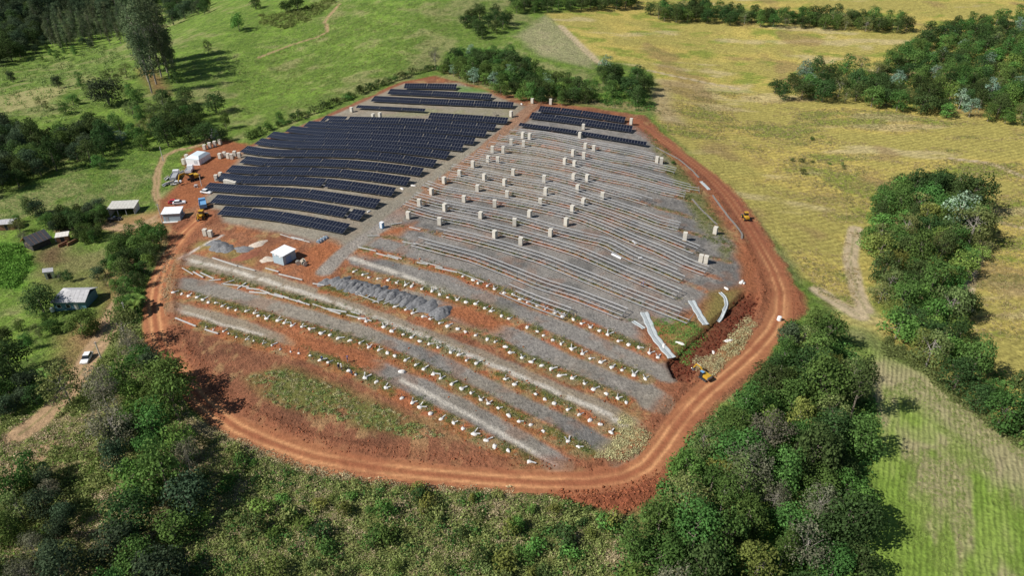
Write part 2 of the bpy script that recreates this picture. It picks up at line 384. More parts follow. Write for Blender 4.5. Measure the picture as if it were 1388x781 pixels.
print('terrain...')
al = .0052
ys = list(45 * np.exp(al * np.arange(int(math.log(720 / 45) / al))))
while ys[-1] < 2500: ys.append(ys[-1] * 1.05)
ys = np.array(ys)
us = np.concatenate([np.linspace(-2.6, -1.12, 26)[:-1], np.linspace(-1.1, 1.1, 880), np.linspace(1.12, 2.6, 26)[1:]])
NY, NX = len(ys), len(us)
GY, GU = np.meshgrid(ys, us, indexing='ij')
GX = GU * (GY + 40)
fx, fy = GX.ravel(), GY.ravel()
gcol, gzone, gdz = paint(fx, fy)
gzz = hb(fx, fy) + gdz
GZ = gzz.reshape(NY, NX)

def gz(x, y):
    """height of the built ground mesh"""
    j = np.searchsorted(ys, y) - 1; j = int(np.clip(j, 0, NY - 2))
    u = x / (y + 40); i = int(np.clip(np.searchsorted(us, u) - 1, 0, NX - 2))
    a = (y - ys[j]) / (ys[j + 1] - ys[j]); b = (u - us[i]) / (us[i + 1] - us[i])
    return float((GZ[j, i] * (1 - b) + GZ[j, i + 1] * b) * (1 - a) + (GZ[j + 1, i] * (1 - b) + GZ[j + 1, i + 1] * b) * a)

# ------------------------------------------------------------------ materials
MATS = {}
def mat(name, col=(.5, .5, .5), rough=.8, metal=0.0, noise=.0, nscale=3.0, spec=.3, trans=0.0, emit=None):
    if name in MATS: return MATS[name]
    m = bpy.data.materials.new(name); m.use_nodes = True
    nt = m.node_tree; b = nt.nodes['Principled BSDF']
    b.inputs['Base Color'].default_value = (*col, 1); b.inputs['Roughness'].default_value = rough
    b.inputs['Metallic'].default_value = metal; b.inputs['Specular IOR Level'].default_value = spec
    if noise > 0:
        tc = nt.nodes.new('ShaderNodeNewGeometry'); nz = nt.nodes.new('ShaderNodeTexNoise')
        nz.inputs['Scale'].default_value = nscale; nz.inputs['Detail'].default_value = 4
        nt.links.new(tc.outputs['Position'], nz.inputs['Vector'])
        mp = nt.nodes.new('ShaderNodeMapRange'); mp.inputs['From Min'].default_value = .3; mp.inputs['From Max'].default_value = .7
        mp.inputs['To Min'].default_value = 1 - noise; mp.inputs['To Max'].default_value = 1 + noise
        nt.links.new(nz.outputs['Fac'], mp.inputs['Value'])
        mx = nt.nodes.new('ShaderNodeVectorMath'); mx.operation = 'SCALE'
        mx.inputs[0].default_value = col; nt.links.new(mp.outputs['Result'], mx.inputs['Scale'])
        nt.links.new(mx.outputs['Vector'], b.inputs['Base Color'])
    MATS[name] = m; return m

def ground_mat(name, fine, fine_amt, clump, clump_amt, bump, bdist, rows=None):
    m = bpy.data.materials.new(name); m.use_nodes = True; nt = m.node_tree; N = nt.nodes; L = nt.links
    b = N['Principled BSDF']; b.inputs['Roughness'].default_value = .95; b.inputs['Specular IOR Level'].default_value = .1
    at = N.new('ShaderNodeAttribute'); at.attribute_name = 'Col'
    ge = N.new('ShaderNodeNewGeometry')
    def noise(sc, det):
        n = N.new('ShaderNodeTexNoise'); n.inputs['Scale'].default_value = sc; n.inputs['Detail'].default_value = det
        n.inputs['Roughness'].default_value = .72; L.new(ge.outputs['Position'], n.inputs['Vector']); return n
    def rng_(src, lo, hi, f0=.3, f1=.7):
        r = N.new('ShaderNodeMapRange'); r.inputs['From Min'].default_value = f0; r.inputs['From Max'].default_value = f1
        r.inputs['To Min'].default_value = lo; r.inputs['To Max'].default_value = hi; L.new(src, r.inputs['Value']); return r.outputs['Result']
    n1 = noise(fine, 5); n2 = noise(clump, 5)
    k1 = rng_(n1.outputs['Fac'], 1 - fine_amt, 1 + fine_amt); k2 = rng_(n2.outputs['Fac'], 1 - clump_amt, 1 + clump_amt)
    mu = N.new('ShaderNodeMath'); mu.operation = 'MULTIPLY'; L.new(k1, mu.inputs[0]); L.new(k2, mu.inputs[1])
    k = mu.outputs[0]
    hgt = n1.outputs['Fac']
    if rows:
        mpg = N.new('ShaderNodeMapping'); mpg.inputs['Rotation'].default_value = (0, 0, rows[1]); L.new(ge.outputs['Position'], mpg.inputs['Vector'])
        wv = N.new('ShaderNodeTexWave'); wv.wave_type = 'BANDS'; wv.bands_direction = 'X'
        wv.inputs['Scale'].default_value = .314 / rows[0]; wv.inputs['Distortion'].default_value = rows[3]; wv.inputs['Detail'].default_value = 2
        wv.inputs['Detail Scale'].default_value = .6
        L.new(mpg.outputs['Vector'], wv.inputs['Vector'])
        k3 = rng_(wv.outputs['Fac'], 1 - rows[2], 1 + rows[2], 0, 1)
        m3 = N.new('ShaderNodeMath'); m3.operation = 'MULTIPLY'; L.new(k, m3.inputs[0]); L.new(k3, m3.inputs[1]); k = m3.outputs[0]
        ad = N.new('ShaderNodeMath'); ad.operation = 'ADD'; L.new(hgt, ad.inputs[0])
        s2 = N.new('ShaderNodeMath'); s2.operation = 'MULTIPLY'; s2.inputs[1].default_value = .25; L.new(wv.outputs['Fac'], s2.inputs[0]); L.new(s2.outputs[0], ad.inputs[1]); hgt = ad.outputs[0]
    a2 = N.new('ShaderNodeMath'); a2.operation = 'ADD'; L.new(hgt, a2.inputs[0]); L.new(n2.outputs['Fac'], a2.inputs[1])
    sc = N.new('ShaderNodeVectorMath'); sc.operation = 'SCALE'; L.new(at.outputs['Color'], sc.inputs[0]); L.new(k, sc.inputs['Scale'])
    L.new(sc.outputs['Vector'], b.inputs['Base Color'])
    bp = N.new('ShaderNodeBump'); bp.inputs['Strength'].default_value = bump; bp.inputs['Distance'].default_value = bdist
    L.new(a2.outputs[0], bp.inputs['Height']); L.new(bp.outputs['Normal'], b.inputs['Normal'])
    return m

ZMAT = {PLAIN: ground_mat('pasture', 1.3, .50, .45, .26, 1.0, .9),
        ROAD: ground_mat('compacted_red_soil', 1.5, .18, .5, .14, .6, .25),
        SOIL: ground_mat('red_soil', 1.3, .36, .5, .18, 1.0, .6),
        GRAVEL: ground_mat('crushed_stone', 1.6, .36, .45, .14, .9, .4),
        CROP: ground_mat('ripening_crop', 1.1, .42, .4, .14, .9, .5, rows=(2.4, R(66), .11, 2.5)),
        STUB: ground_mat('stubble', 1.4, .34, .6, .18, 1.0, .5, rows=(.95, R(27.6), .055, 3.5)),
        TRACK: ground_mat('trodden_earth', 1.4, .24, .6, .18, .8, .4)}

def tag(o, label=None, cat=None, group=None, kind=None):
    if label: o['label'] = label
    if cat: o['category'] = cat
    if group: o['group'] = group
    if kind: o['kind'] = kind
    return o

idx = np.arange(NY * NX).reshape(NY, NX)
quads = np.stack([idx[:-1, :-1], idx[:-1, 1:], idx[1:, 1:], idx[1:, :-1]], -1).reshape(-1, 4)
vco = np.stack([fx, fy, gzz], -1).astype(np.float32)

def np_mesh(name, V, F, cols=None, smooth=False, nrm=None):
    """mesh from numpy: V (n,3), F (m,3|4), cols (n,3) linear"""
    me = bpy.data.meshes.new(name); n = len(V); m, k = F.shape
    me.vertices.add(n); me.vertices.foreach_set('co', np.asarray(V, np.float32).ravel())
    me.loops.add(m * k); me.loops.foreach_set('vertex_index', F.astype(np.int32).ravel())
    me.polygons.add(m); me.polygons.foreach_set('loop_start', (np.arange(m) * k).astype(np.int32))
    if smooth: me.polygons.foreach_set('use_smooth', np.ones(m, bool))
    me.update(calc_edges=True)
    if cols is not None:
        a = me.color_attributes.new('Col', 'FLOAT_COLOR', 'POINT')
        a.data.foreach_set('color', np.concatenate([cols, np.ones((n, 1))], 1).astype(np.float32).ravel())
    if nrm is not None:
        me.polygons.foreach_set('use_smooth', np.ones(m, bool)); me.normals_split_custom_set_from_vertices(nrm.astype(np.float32))
    return me

zf = gzone[quads[:, 0]]
for zid, nm, lab in [(PLAIN, 'ground', 'green pasture and scrub land round the solar site'), (ROAD, 'perimeter_road', 'red dirt track curving round the solar site'),
                     (SOIL, 'construction_ground', 'bare red soil of the solar site'), (GRAVEL, 'gravel_bed', 'grey crushed stone between the rows'),
                     (CROP, 'crop_field', 'yellowing crop field right of the site'), (STUB, 'stubble_field', 'green and tan stubble field at the lower right'),
                     (TRACK, 'dirt_path', 'pale dirt paths outside the site')]:
    F = quads[zf == zid]
    used, inv = np.unique(F, return_inverse=True)
    me = np_mesh(nm, vco[used], inv.reshape(F.shape), gcol[used], True)
    me.materials.append(ZMAT[zid])
    o = bpy.data.objects.new(nm, me); COL.objects.link(o); tag(o, lab, kind='structure')

# ------------------------------------------------------------------ builders
class MB:
    def __init__(s): s.v = []; s.f = []; s.m = []; s.mats = []; s.cm = 0
    def use(s, m):
        if m not in s.mats: s.mats.append(m)
        s.cm = s.mats.index(m); return s
    def add(s, V, F):
        b = len(s.v); s.v += [tuple(v) for v in V]; s.f += [tuple(b + i for i in f) for f in F]; s.m += [s.cm] * len(F); return s
    def box(s, c, d, M=None, taper=1.0):
        x, y, z = d[0] / 2, d[1] / 2, d[2] / 2; t = taper
        V = [Vector(v) for v in [(-x, -y, -z), (x, -y, -z), (x, y, -z), (-x, y, -z), (-x*t, -y*t, z), (x*t, -y*t, z), (x*t, y*t, z), (-x*t, y*t, z)]]
        c = Vector(c); V = [(M @ v if M else v) + c for v in V]
        return s.add(V, [(3, 2, 1, 0), (4, 5, 6, 7), (0, 1, 5, 4), (1, 2, 6, 5), (2, 3, 7, 6), (3, 0, 4, 7)])
    def cyl(s, a, b, r0, r1=None, n=10, cap=True):
        a = Vector(a); b = Vector(b); r1 = r0 if r1 is None else r1
        ax = (b - a).normalized(); t = ax.orthogonal().normalized(); u = ax.cross(t)
        V = []
        for p, r in ((a, r0), (b, r1)):
            for k in range(n):
                q = 2 * math.pi * k / n; V.append(p + (t * math.cos(q) + u * math.sin(q)) * r)
        F = [(k, (k + 1) % n, n + (k + 1) % n, n + k) for k in range(n)]
        if cap: F += [tuple(range(n - 1, -1, -1)), tuple(range(n, 2 * n))]
        return s.add(V, F)
    def bar(s, a, b, w, h=None):
        a = Vector(a); b = Vector(b); h = h or w; ax = (b - a).normalized()
        up = Vector((0, 0, 1)) if abs(ax.z) < .95 else Vector((0, 1, 0))
        sx = ax.cross(up).normalized() * w / 2; sz = ax.cross(sx).normalized() * h / 2
        V = [a - sx - sz, a + sx - sz, a + sx + sz, a - sx + sz, b - sx - sz, b + sx - sz, b + sx + sz, b - sx + sz]
        return s.add(V, [(3, 2, 1, 0), (4, 5, 6, 7), (0, 1, 5, 4), (1, 2, 6, 5), (2, 3, 7, 6), (3, 0, 4, 7)])
    def prism(s, P, y0, y1):
        """profile P of (x,z) extruded along y"""
        n = len(P); V = [(p[0], y0, p[1]) for p in P] + [(p[0], y1, p[1]) for p in P]
        F = [(k, (k + 1) % n, n + (k + 1) % n, n + k) for k in range(n)] + [tuple(range(n - 1, -1, -1)), tuple(range(n, 2 * n))]
        return s.add(V, F)
    def build(s, name, m=None, parent=None, bevel=0, smooth=False):
        me = bpy.data.meshes.new(name); me.from_pydata(s.v, [], s.f)
        if s.mats:
            for q in s.mats: me.materials.append(q)
            me.polygons.foreach_set('material_index', s.m)
        elif m: me.materials.append(m)
        bm = bmesh.new(); bm.from_mesh(me); bmesh.ops.recalc_face_normals(bm, faces=bm.faces)
        if bevel: bmesh.ops.bevel(bm, geom=[e for e in bm.edges if e.is_manifold and e.calc_face_angle(0) > .6], offset=bevel, segments=2, affect='EDGES', clamp_overlap=True)
        if smooth:
            for f in bm.faces: f.smooth = True
        bm.to_mesh(me); bm.free(); me.update()
        o = bpy.data.objects.new(name, me); COL.objects.link(o)
        if parent: o.parent = parent
        return o

def thing(name, loc, rz=0.0, label=None, cat=None, group=None, scale=None):
    o = bpy.data.objects.new(name, None); COL.objects.link(o)
    o.location = loc; o.rotation_euler = (0, 0, rz); o.empty_display_size = .3
    if scale: o.scale = scale
    return tag(o, label, cat, group)

def inst(name, me, parent=None, loc=None, rz=None, scale=None):
    o = bpy.data.objects.new(name, me); COL.objects.link(o)
    if parent: o.parent = parent
    if loc is not None: o.location = loc
    if rz is not None: o.rotation_euler = (0, 0, rz)
    if scale is not None: o.scale = scale if hasattr(scale, '__len__') else (scale,) * 3
    return o

ORD = ['first', 'second', 'third', 'fourth', 'fifth', 'sixth', 'seventh', 'eighth', 'ninth', 'tenth', 'eleventh', 'twelfth', 'thirteenth',
       'fourteenth', 'fifteenth', 'sixteenth', 'seventeenth', 'eighteenth', 'nineteenth', 'twentieth']
TENS = {20: 'twenty', 30: 'thirty', 40: 'forty', 50: 'fifty', 60: 'sixty', 70: 'seventy', 80: 'eighty', 90: 'ninety'}
def nth(i):
    """0 -> first"""
    if i < 20: return ORD[i]
    t, u = (i + 1) // 10 * 10, (i + 1) % 10
    return {20: 'twentieth', 30: 'thirtieth', 40: 'fortieth', 50: 'fiftieth', 60: 'sixtieth', 70: 'seventieth', 80: 'eightieth', 90: 'ninetieth'}[t] if u == 0 else TENS[t] + '-' + ORD[u - 1]

M_STEEL = mat('galvanised_steel', (.64, .64, .63), .45, .35, .12)
M_DSTEEL = mat('weathered_steel', (.22, .22, .23), .5, .5)
M_GLASS = mat('module_glass', (.010, .012, .022), .15, 0, spec=.38)
M_FRAME = mat('module_frame', (.30, .31, .33), .4, .6)
M_CONC = mat('fresh_concrete', (.66, .63, .59), .9, 0, .25, 2.5)
M_CARD = mat('pale_cardboard', (.60, .56, .48), .9, 0, .10, 2.0)
M_CARD2 = mat('board_edge', (.48, .42, .33), .9, 0, .12, 3.0)
M_WOOD = mat('pallet_wood', (.42, .30, .19), .9, 0, .2, 5.0)
M_STONE = mat('heaped_crushed_stone', (.165, .165, .168), .95, 0, .35, 2.5)
M_WHITE = mat('white_sheet_metal', (.80, .81, .82), .45, 0, .04, 1.0)
M_BLUEG = mat('blue_grey_render', (.36, .45, .50), .8, 0, .06, 1.5)
M_DARK = mat('dark_opening', (.03, .03, .035), .8)
M_FIBRE = mat('fibre_cement', (.46, .45, .45), .9, 0, .14, 1.2)
M_TEAL = mat('teal_paint', (.12, .24, .30), .8, 0, .1)
M_TILE = mat('clay_tile', (.50, .24, .10), .9, 0, .25, 2.5)
M_TILE_SHADE = mat('dark_old_roof', (.10, .10, .11), .9, 0, .2, 2.0)  # roof slope turned from the sun, its shade put into the colour
M_PLASTER = mat('pale_plaster', (.66, .62, .56), .9, 0, .12)
M_BRICK = mat('brown_brick', (.30, .15, .09), .9, 0, .2, 3.0)
M_YEL = mat('machine_yellow', (.52, .30, .03), .45, 0, .08)
M_TYRE = mat('tyre_rubber', (.025, .025, .025), .9)
M_CARGL = mat('vehicle_glass', (.02, .025, .03), .1, spec=.6)
M_CWHITE = mat('white_paint', (.80, .80, .80), .3, spec=.5)
M_CRED = mat('red_paint', (.45, .03, .04), .3, spec=.5)
M_CBLACK = mat('black_paint', (.02, .02, .022), .3, spec=.5)
M_CBLUE = mat('blue_paint', (.16, .34, .55), .4, spec=.4)
M_GREY = mat('grey_paint', (.35, .36, .37), .5)
M_TARP = mat('pale_tarpaulin', (.62, .70, .72), .6, 0, .06)
M_POLE = mat('concrete_pole', (.55, .52, .48), .9)
M_SKIN = mat('skin', (.42, .26, .18), .7)
M_LAMP = mat('lamp_lens', (.75, .72, .62), .2)
M_LINER = mat('pale_channel_lining', (.42, .45, .45), .85, 0, .12, 2.0)
M_GEO = mat('dark_membrane', (.05, .05, .055), .7)

def frame_at(W, i):
    t = Vector((W[i + 1][0] - W[i][0], W[i + 1][1] - W[i][1], 0)).normalized(); return t

def resample(W, step):
    W = np.asarray(W); d = np.hypot(*np.diff(W, axis=0).T); s = np.concatenate([[0], np.cumsum(d)])
    n = max(1, int(round(s[-1] / step))); q = np.linspace(0, s[-1], n + 1)
    return np.stack([np.interp(q, s, W[:, 0]), np.interp(q, s, W[:, 1])], -1)

# ------------------------------------------------------------------ solar panel rows
PANELS = [ # name words, mid line in pixels, modules deep
 ('top', [(548,116),(590,116.2),(619,117.2)], 2),
 ('T2', [(527,123.6),(570,125.5),(610,127.3),(666,131)], 2),
 ('T3', [(505,133.3),(572,136.6),(620,138.5),(696,142)], 2),
 ('T4', [(483.5,144),(530,146.3),(576.5,148.8)], 1),
 ('T5', [(581.6,156.2),(641,159.6),(688,163.3)], 2),
 ('R1', [(437.5,160.5),(470,161.6),(513,162.6),(562,164),(610,167.3),(640,169.3),(671.5,172.5)], 2),
 ('R2', [(415,167.5),(448,169.7),(470,170.8),(521,172.4),(572,174),(610,177),(659,181)], 2),
 ('R3', [(391,174.2),(417,177.2),(443,179),(470,179.8),(531,182),(580,185),(643,191)], 2),
 ('R4', [(366,181.7),(386,184.5),(402,186.6),(440,187.6),(470,188),(520,190),(570,194),(627,199.6)], 2),
 ('R5', [(349.5,191),(371,194),(391.5,196),(430,196.6),(470,197),(514,199.3),(552,203),(586,207.2),(608,210.3)], 2),
 ('R6', [(330,201.5),(350.5,205),(368,207.3),(422,207.3),(470,207.8),(496,209.7),(531,213),(567,218),(590,221.5)], 2),
 ('R7', [(329.4,215.8),(343.7,218.5),(357,219.7),(372,219.6),(410,219),(440,219.8),(470,221.5),(501,224),(552,230),(572,233)], 2),
 ('R8', [(310,228.4),(326,229.2),(347,231),(410,231.7),(450,233),(500,238.4),(554,246)], 2),
 ('R9', [(296.6,239),(316,241.7),(333.5,243.4),(372,243.6),(410,244.6),(450,248),(495,254.3),(534,260)], 2),
 ('R10', [(279,252.5),(300.7,253.7),(321,256),(352,257.8),(382.7,259.3),(410,261),(440,265),(475,270.5),(512.6,276)], 2),
 ('R11', [(289.5,269),(309,271),(336.6,272.5),(367,273),(393,275.5),(425,280),(465,287.4),(492,292)], 2),
 ('R12', [(299.7,284.8),(326,286.5),(362,290.4),(400,296.5),(440,304),(470,310)], 2),
 ('P1', [(730.7,147),(773,151),(847.4,162.3)], 2),
 ('P2', [(719,155.8),(755.5,160),(857,174.7)], 2),
 ('P3', [(703.6,168),(771.5,177),(876.6,194.5)], 1),
]
NW = len(PANELS)
def panel_label(i, key):
    if key == 'top': return 'farthest short row of dark solar panels beside the hedge'
    if key == 'T4': return 'short single-module row of dark solar panels below the three farthest rows'
    if key == 'T5': return 'right-hand half row of solar panels ending beside the far aisle crate'
    if key == 'P1': return 'upper row of solar panels right of the aisle, below the trees'
    if key == 'P2': return 'middle row of solar panels right of the aisle'
    if key == 'P3': return 'narrow lowest row of solar panels right of the aisle'
    if key[0] == 'T': return 'long %s row of solar panels from the far hedge' % ORD[i]
    k = int(key[1:]); return 'curved row of dark solar panels, %s row up from the white-roofed hut' % ORD[12 - k]

post_me = MB().box((0, 0, .75), (.14, .14, 1.5)).build('post', M_DSTEEL); POST = post_me.data; bpy.data.objects.remove(post_me)
MW, ML, GAP = 1.16, 2.28, .08
TILT = R(15)
for pi, (key, pts, deep) in enumerate(PANELS):
    W = line(pts, 1.45)
    tot = np.hypot(*np.diff(W, axis=0).T).sum()
    ncol = int(tot / (MW + .02))
    S = resample(W, tot / ncol)[:ncol + 1]
    x0, y0 = S[0]; base = Vector((x0, y0, gz(x0, y0)))
    root = thing('solar_panel_row', base, 0, panel_label(pi, key), 'solar panels', 'rows of mounted solar panels')
    ncol = len(S) - 1; per = random.choice([9, 10]); k = 0
    while k < ncol:
        e = min(ncol, k + per + random.choice([-1, 0, 1]))
        if ncol - e < 4: e = ncol
        A = S[k]; B = S[e]
        za = hb(A[0], A[1]) + 1.45; zb = hb(B[0], B[1]) + 1.45
        lift = 0.0
        PA = Vector((A[0], A[1], za + lift)); PB = Vector((B[0], B[1], zb + lift))
        t = (PB - PA); Ls = t.length; t.normalize()
        hor = Vector((-t.y, t.x, 0)).normalized()            # horizontal, away from the camera
        up = (hor * math.cos(TILT) + Vector((0, 0, 1)) * math.sin(TILT)); up = (up - t * up.dot(t)).normalized()
        nor = t.cross(up)
        b = MB(); cols = e - k; pitch = (Ls - .14) / cols
        hh = deep * ML / 2 + (deep - 1) * GAP / 2
        for c in range(cols):
            if key == 'R11' and k + c > ncol - 6 and k + c < ncol - 4: continue
            for r in range(deep):
                if deep == 2 and random.random() < .0015: continue
                u0 = .07 + c * pitch; u1 = u0 + pitch - .035
                v0 = -hh + r * (ML + GAP); v1 = v0 + ML
                jz = random.uniform(-.012, .012)
                def pt(u, v, z): return PA + t * u + up * v + nor * (z + jz) - base
                rim = .035
                o4 = [pt(u0, v0, 0), pt(u1, v0, 0), pt(u1, v1, 0), pt(u0, v1, 0)]
                i4 = [pt(u0 + rim, v0 + rim, 0), pt(u1 - rim, v0 + rim, 0), pt(u1 - rim, v1 - rim, 0), pt(u0 + rim, v1 - rim, 0)]
                d4 = [pt(u0, v0, -.04), pt(u1, v0, -.04), pt(u1, v1, -.04), pt(u0, v1, -.04)]
                b.use(M_GLASS); b.add(i4, [(0, 1, 2, 3)])
                b.use(M_FRAME); b.add(o4 + i4, [(0, 1, 5, 4), (1, 2, 6, 5), (2, 3, 7, 6), (3, 0, 4, 7)])
                b.add(o4 + d4, [(0, 1, 5, 4), (1, 2, 6, 5), (2, 3, 7, 6), (3, 0, 4, 7), (4, 5, 6, 7)])
        me = bpy.data.meshes.new('solar_modules'); me.from_pydata(b.v, [], b.f)
        for q in b.mats: me.materials.append(q)
        me.polygons.foreach_set('material_index', b.m); me.update()
        o = inst('solar_modules', me, root); o['kind'] = 'stuff'
        # rails under the modules and posts
        rb = MB()
        for v in (-hh * .55, hh * .55):
            rb.bar(PA + up * v - nor * .10 - base, PB + up * v - nor * .10 - base, .08, .08)
        rb.build('support_rail', M_STEEL, root)
        npost = max(2, int(Ls / 5.5) + 1)
        for q in range(npost):
            f = (q + .5) / npost; p = PA.lerp(PB, f)
            h = p.z - gz(p.x, p.y) - .12
            inst('post', POST, root, (p.x - base.x, p.y - base.y, gz(p.x, p.y) - .05 - base.z), 0, (1, 1, h / 1.5))
        k = e

# ------------------------------------------------------------------ steel racks without panels
RACK = {0: (0, 1), 1: (0, .97), 2: (0, 1), 3: (0, .97), 4: (0, .8), 5: (0, .86), 6: (0, .93), 7: (0, .95), 8: (.02, .95), 9: (.03, .97), 10: (.18, 1), 11: (.22, .97), 12: (.52, .74)}
raft = MB().bar((0, -2.25, -.58), (0, 2.25, .50), .09, .12).build('rafter', mat('dull_steel', (.25, .25, .25), .6, .3)); RAFT = raft.data; bpy.data.objects.remove(raft)
for ri, (fa, fb) in RACK.items():
    W = ROWW[ri]; S = resample(W, 3.2); n = len(S) - 1
    S = S[int(fa * n):int(fb * n) + 1]
    base = Vector((S[0][0], S[0][1], gz(*S[0])))
    lab = 'bare steel mounting rack, %s rack row from the far end' % ORD[ri] if ri < 12 else 'short bare steel rack among the white footings, nearest of the racks'
    root = thing('mounting_rack', base, 0, lab, 'mounting rack', 'bare steel racks right of the aisle')
    H = 1.15
    st = []
    for j, p in enumerate(S):
        a = S[max(0, j - 1)]; c = S[min(len(S) - 1, j + 1)]
        t = Vector((c[0] - a[0], c[1] - a[1], 0)).normalized(); hor = Vector((-t.y, t.x, 0))
        st.append((Vector((p[0], p[1], hb(p[0], p[1]) + H)), t, hor))
    TLT = R(12)
    for q, v in enumerate((-2.05, -.75, .75, 2.05)):
        P = [c + hor * (v * math.cos(TLT)) + Vector((0, 0, v * math.sin(TLT) + .09)) - base for c, t, hor in st]
        i0 = random.choice([0, 0, 1]); i1 = len(P) - random.choice([0, 0, 1])
        V = []; F = []
        w, h = .105, .075
        for j in range(i0, i1):
            hor = st[j][2]; V += [P[j] - hor * w, P[j] + hor * w, P[j] + hor * w + Vector((0, 0, h)), P[j] - hor * w + Vector((0, 0, h))]
        for j in range(i1 - i0 - 1):
            b0 = 4 * j
            for e in range(4): F.append((b0 + e, b0 + (e + 1) % 4, b0 + 4 + (e + 1) % 4, b0 + 4 + e))
        F += [(3, 2, 1, 0), tuple(4 * (i1 - i0 - 1) + e for e in range(4))]
        MB().add(V, F).build('purlin', M_STEEL, root)
    for c, t, hor in st:
        q = c - base
        inst('rafter', RAFT, root, q, math.atan2(t.y, t.x), (1, .93, .85))
        hh = c.z - gz(c.x, c.y)
        inst('post', POST, root, (q.x, q.y, gz(c.x, c.y) - .05 - base.z), math.atan2(t.y, t.x), (1, 1, (hh + .02) / 1.5))

# ------------------------------------------------------------------ concrete footings with loose arms
def blob(r, h, seed, n=12):
    g = random.Random(seed); b = MB(); V = []; rr = [r * g.uniform(.75, 1.2) for _ in range(n)]
    for lvl, (s, z) in enumerate([(1.05, 0), (1.0, h * .6), (.75, h), (.3, h * 1.15)]):
        for k in range(n):
            q = 2 * math.pi * k / n; V.append((math.cos(q) * rr[k] * s, math.sin(q) * rr[k] * s * .75, z + g.uniform(-.03, .03)))
    F = []
    for l in range(3):
        for k in range(n): F.append((l * n + k, l * n + (k + 1) % n, (l + 1) * n + (k + 1) % n, (l + 1) * n + k))
    F.append(tuple(3 * n + k for k in range(n)))
    o = b.add(V, F).build('concrete_pad', M_CONC, None, smooth=True); me = o.data; bpy.data.objects.remove(o); return me
PADS = [blob(.62, .30, k) for k in range(6)]
ARMS = []
for k in range(6):
    g = random.Random(k + 50); a = g.uniform(.15, .6); L = g.uniform(1.0, 1.6)
    b = MB().bar((.1, .05, .2), (math.cos(a) * L, math.sin(a) * L, g.uniform(.25, .5)), g.uniform(.22, .34), .10)
    if k % 3 == 0: b.bar((-.1, .1, .2), (-.15 + g.uniform(-.2, .2), g.uniform(.8, 1.3), g.uniform(.5, .9)), g.uniform(.16, .26), .1)
    o = b.build('steel_arm', mat('pale_galvanised', (.50, .49, .47), .6, .1, .15)); ARMS.append(o.data); bpy.data.objects.remove(o)
ROWNAME = {12: 'row beside the short steel rack', 13: 'row behind the grey gravel heaps', 14: 'row below the grey gravel heaps',
           15: 'row just below the pale track', 16: 'second row from the front', 17: 'frontmost row'}
for ri in (12, 13, 14, 15, 16, 17):
    S = resample(ROWW[ri], 2.7); cnt = 0
    lo = {12: .36, 13: .01, 14: .22, 15: .46, 16: 0, 17: .10}[ri]
    for j, p in enumerate(S):
        if j / len(S) < lo: continue
        if random.random() < .05: continue
        x, y = p[0] + random.uniform(-.45, .45), p[1] + random.uniform(-.35, .35)
        root = thing('concrete_footing', (x, y, gz(x, y) - .06), random.uniform(-.25, .35),
                     'white concrete footing, %s from left in the %s' % (nth(cnt), ROWNAME[ri]), 'footing', 'white footings waiting for racks')
        s = random.uniform(.7, 1.08)
        small = ri == 17 and j / len(S) < .42
        inst('concrete_pad', random.choice(PADS), root, (0, 0, 0), random.uniform(0, 6), (s * (.6 if small else 1),) * 2 + (1,))
        if random.random() < (.35 if ri == 17 else .75): inst('steel_arm', random.choice(ARMS), root, (0, 0, .05), random.uniform(-.5, .5), s)
        inst('post', POST, root, (.05, .1, 0), 0, (.7, .7, random.uniform(.7, 1.0)))
        cnt += 1

# loose beams lying at row ends
def beam(a, b, w, label, zo=.12, lift=0.0, m=None, group='loose steel beams on the ground'):
    A = gpt(*a); B = gpt(*b); A.z += zo; B.z += zo + lift
    c = (A + B) / 2
    o = MB().bar(A - c, B - c, w, w * .8).build('steel_bar', m or mat('pale_galvanised'), None)
    o.location = c; tag(o, label, 'steel bar', group); return o
BM = [((247,364),(262,373)),((262,369),(276,378)),((272,370),(290,379)),((284,381),(300,381)),((300,386),(318,381)),((303,386),(324,388)),((316,387),(338,390)),((322,392),(334,385)),
      ((334,391),(352,394)),((338,396),(362,399)),((350,393),(366,399)),((362,398),(384,405)),((372,399),(392,406)),((386,404),(404,410)),((398,408),(420,415)),((404,408),(414,414)),
      ((424,413),(446,421)),((444,419),(470,425)),((446,421),(462,427)),((470,428),(504,437)),((476,424),(488,427)),((288,350),(322,362)),((322,361),(346,368)),((360,364),(378,370)),((378,372),(410,381)),
      ((424,385),(440,388)),((470,393),(490,399)),((486,400),(514,411)),((505,411),(520,407)),((520,413),(532,408)),((496,405),(508,398)),((380,318),(400,325)),((400,324),(420,329)),((395,322),(412,326)),
      ((486,336),(510,342)),((510,344),(540,352)),((525,346),(545,352)),((565,357),(580,360)),((570,355),(600,364)),((590,363),(620,370)),((620,369),(656,384)),((545,328),(565,333)),((498,320),(515,321)),((530,305),(545,303)),((555,308),(570,312)),
      ((238,432),(266,444)),((278,448),(296,454))]
cnt = {}
BM.sort()
for k, (a, b) in enumerate(BM):
    if a[1] > 430: key = 'on the red soil below the front footings'
    elif a[0] < 505 and 363 <= a[1] < 440: key = 'strewn along the row below the pale track'
    elif a[0] < 430: key = 'lying around the white-roofed hut'
    else: key = 'lying at the row ends beside the aisle'
    c = cnt.get(key, 0); cnt[key] = c + 1
    beam(a, b, random.uniform(.2, .34), 'pale steel bar %s, %s bar from left' % (key, nth(c)), .14, random.uniform(0, .25))

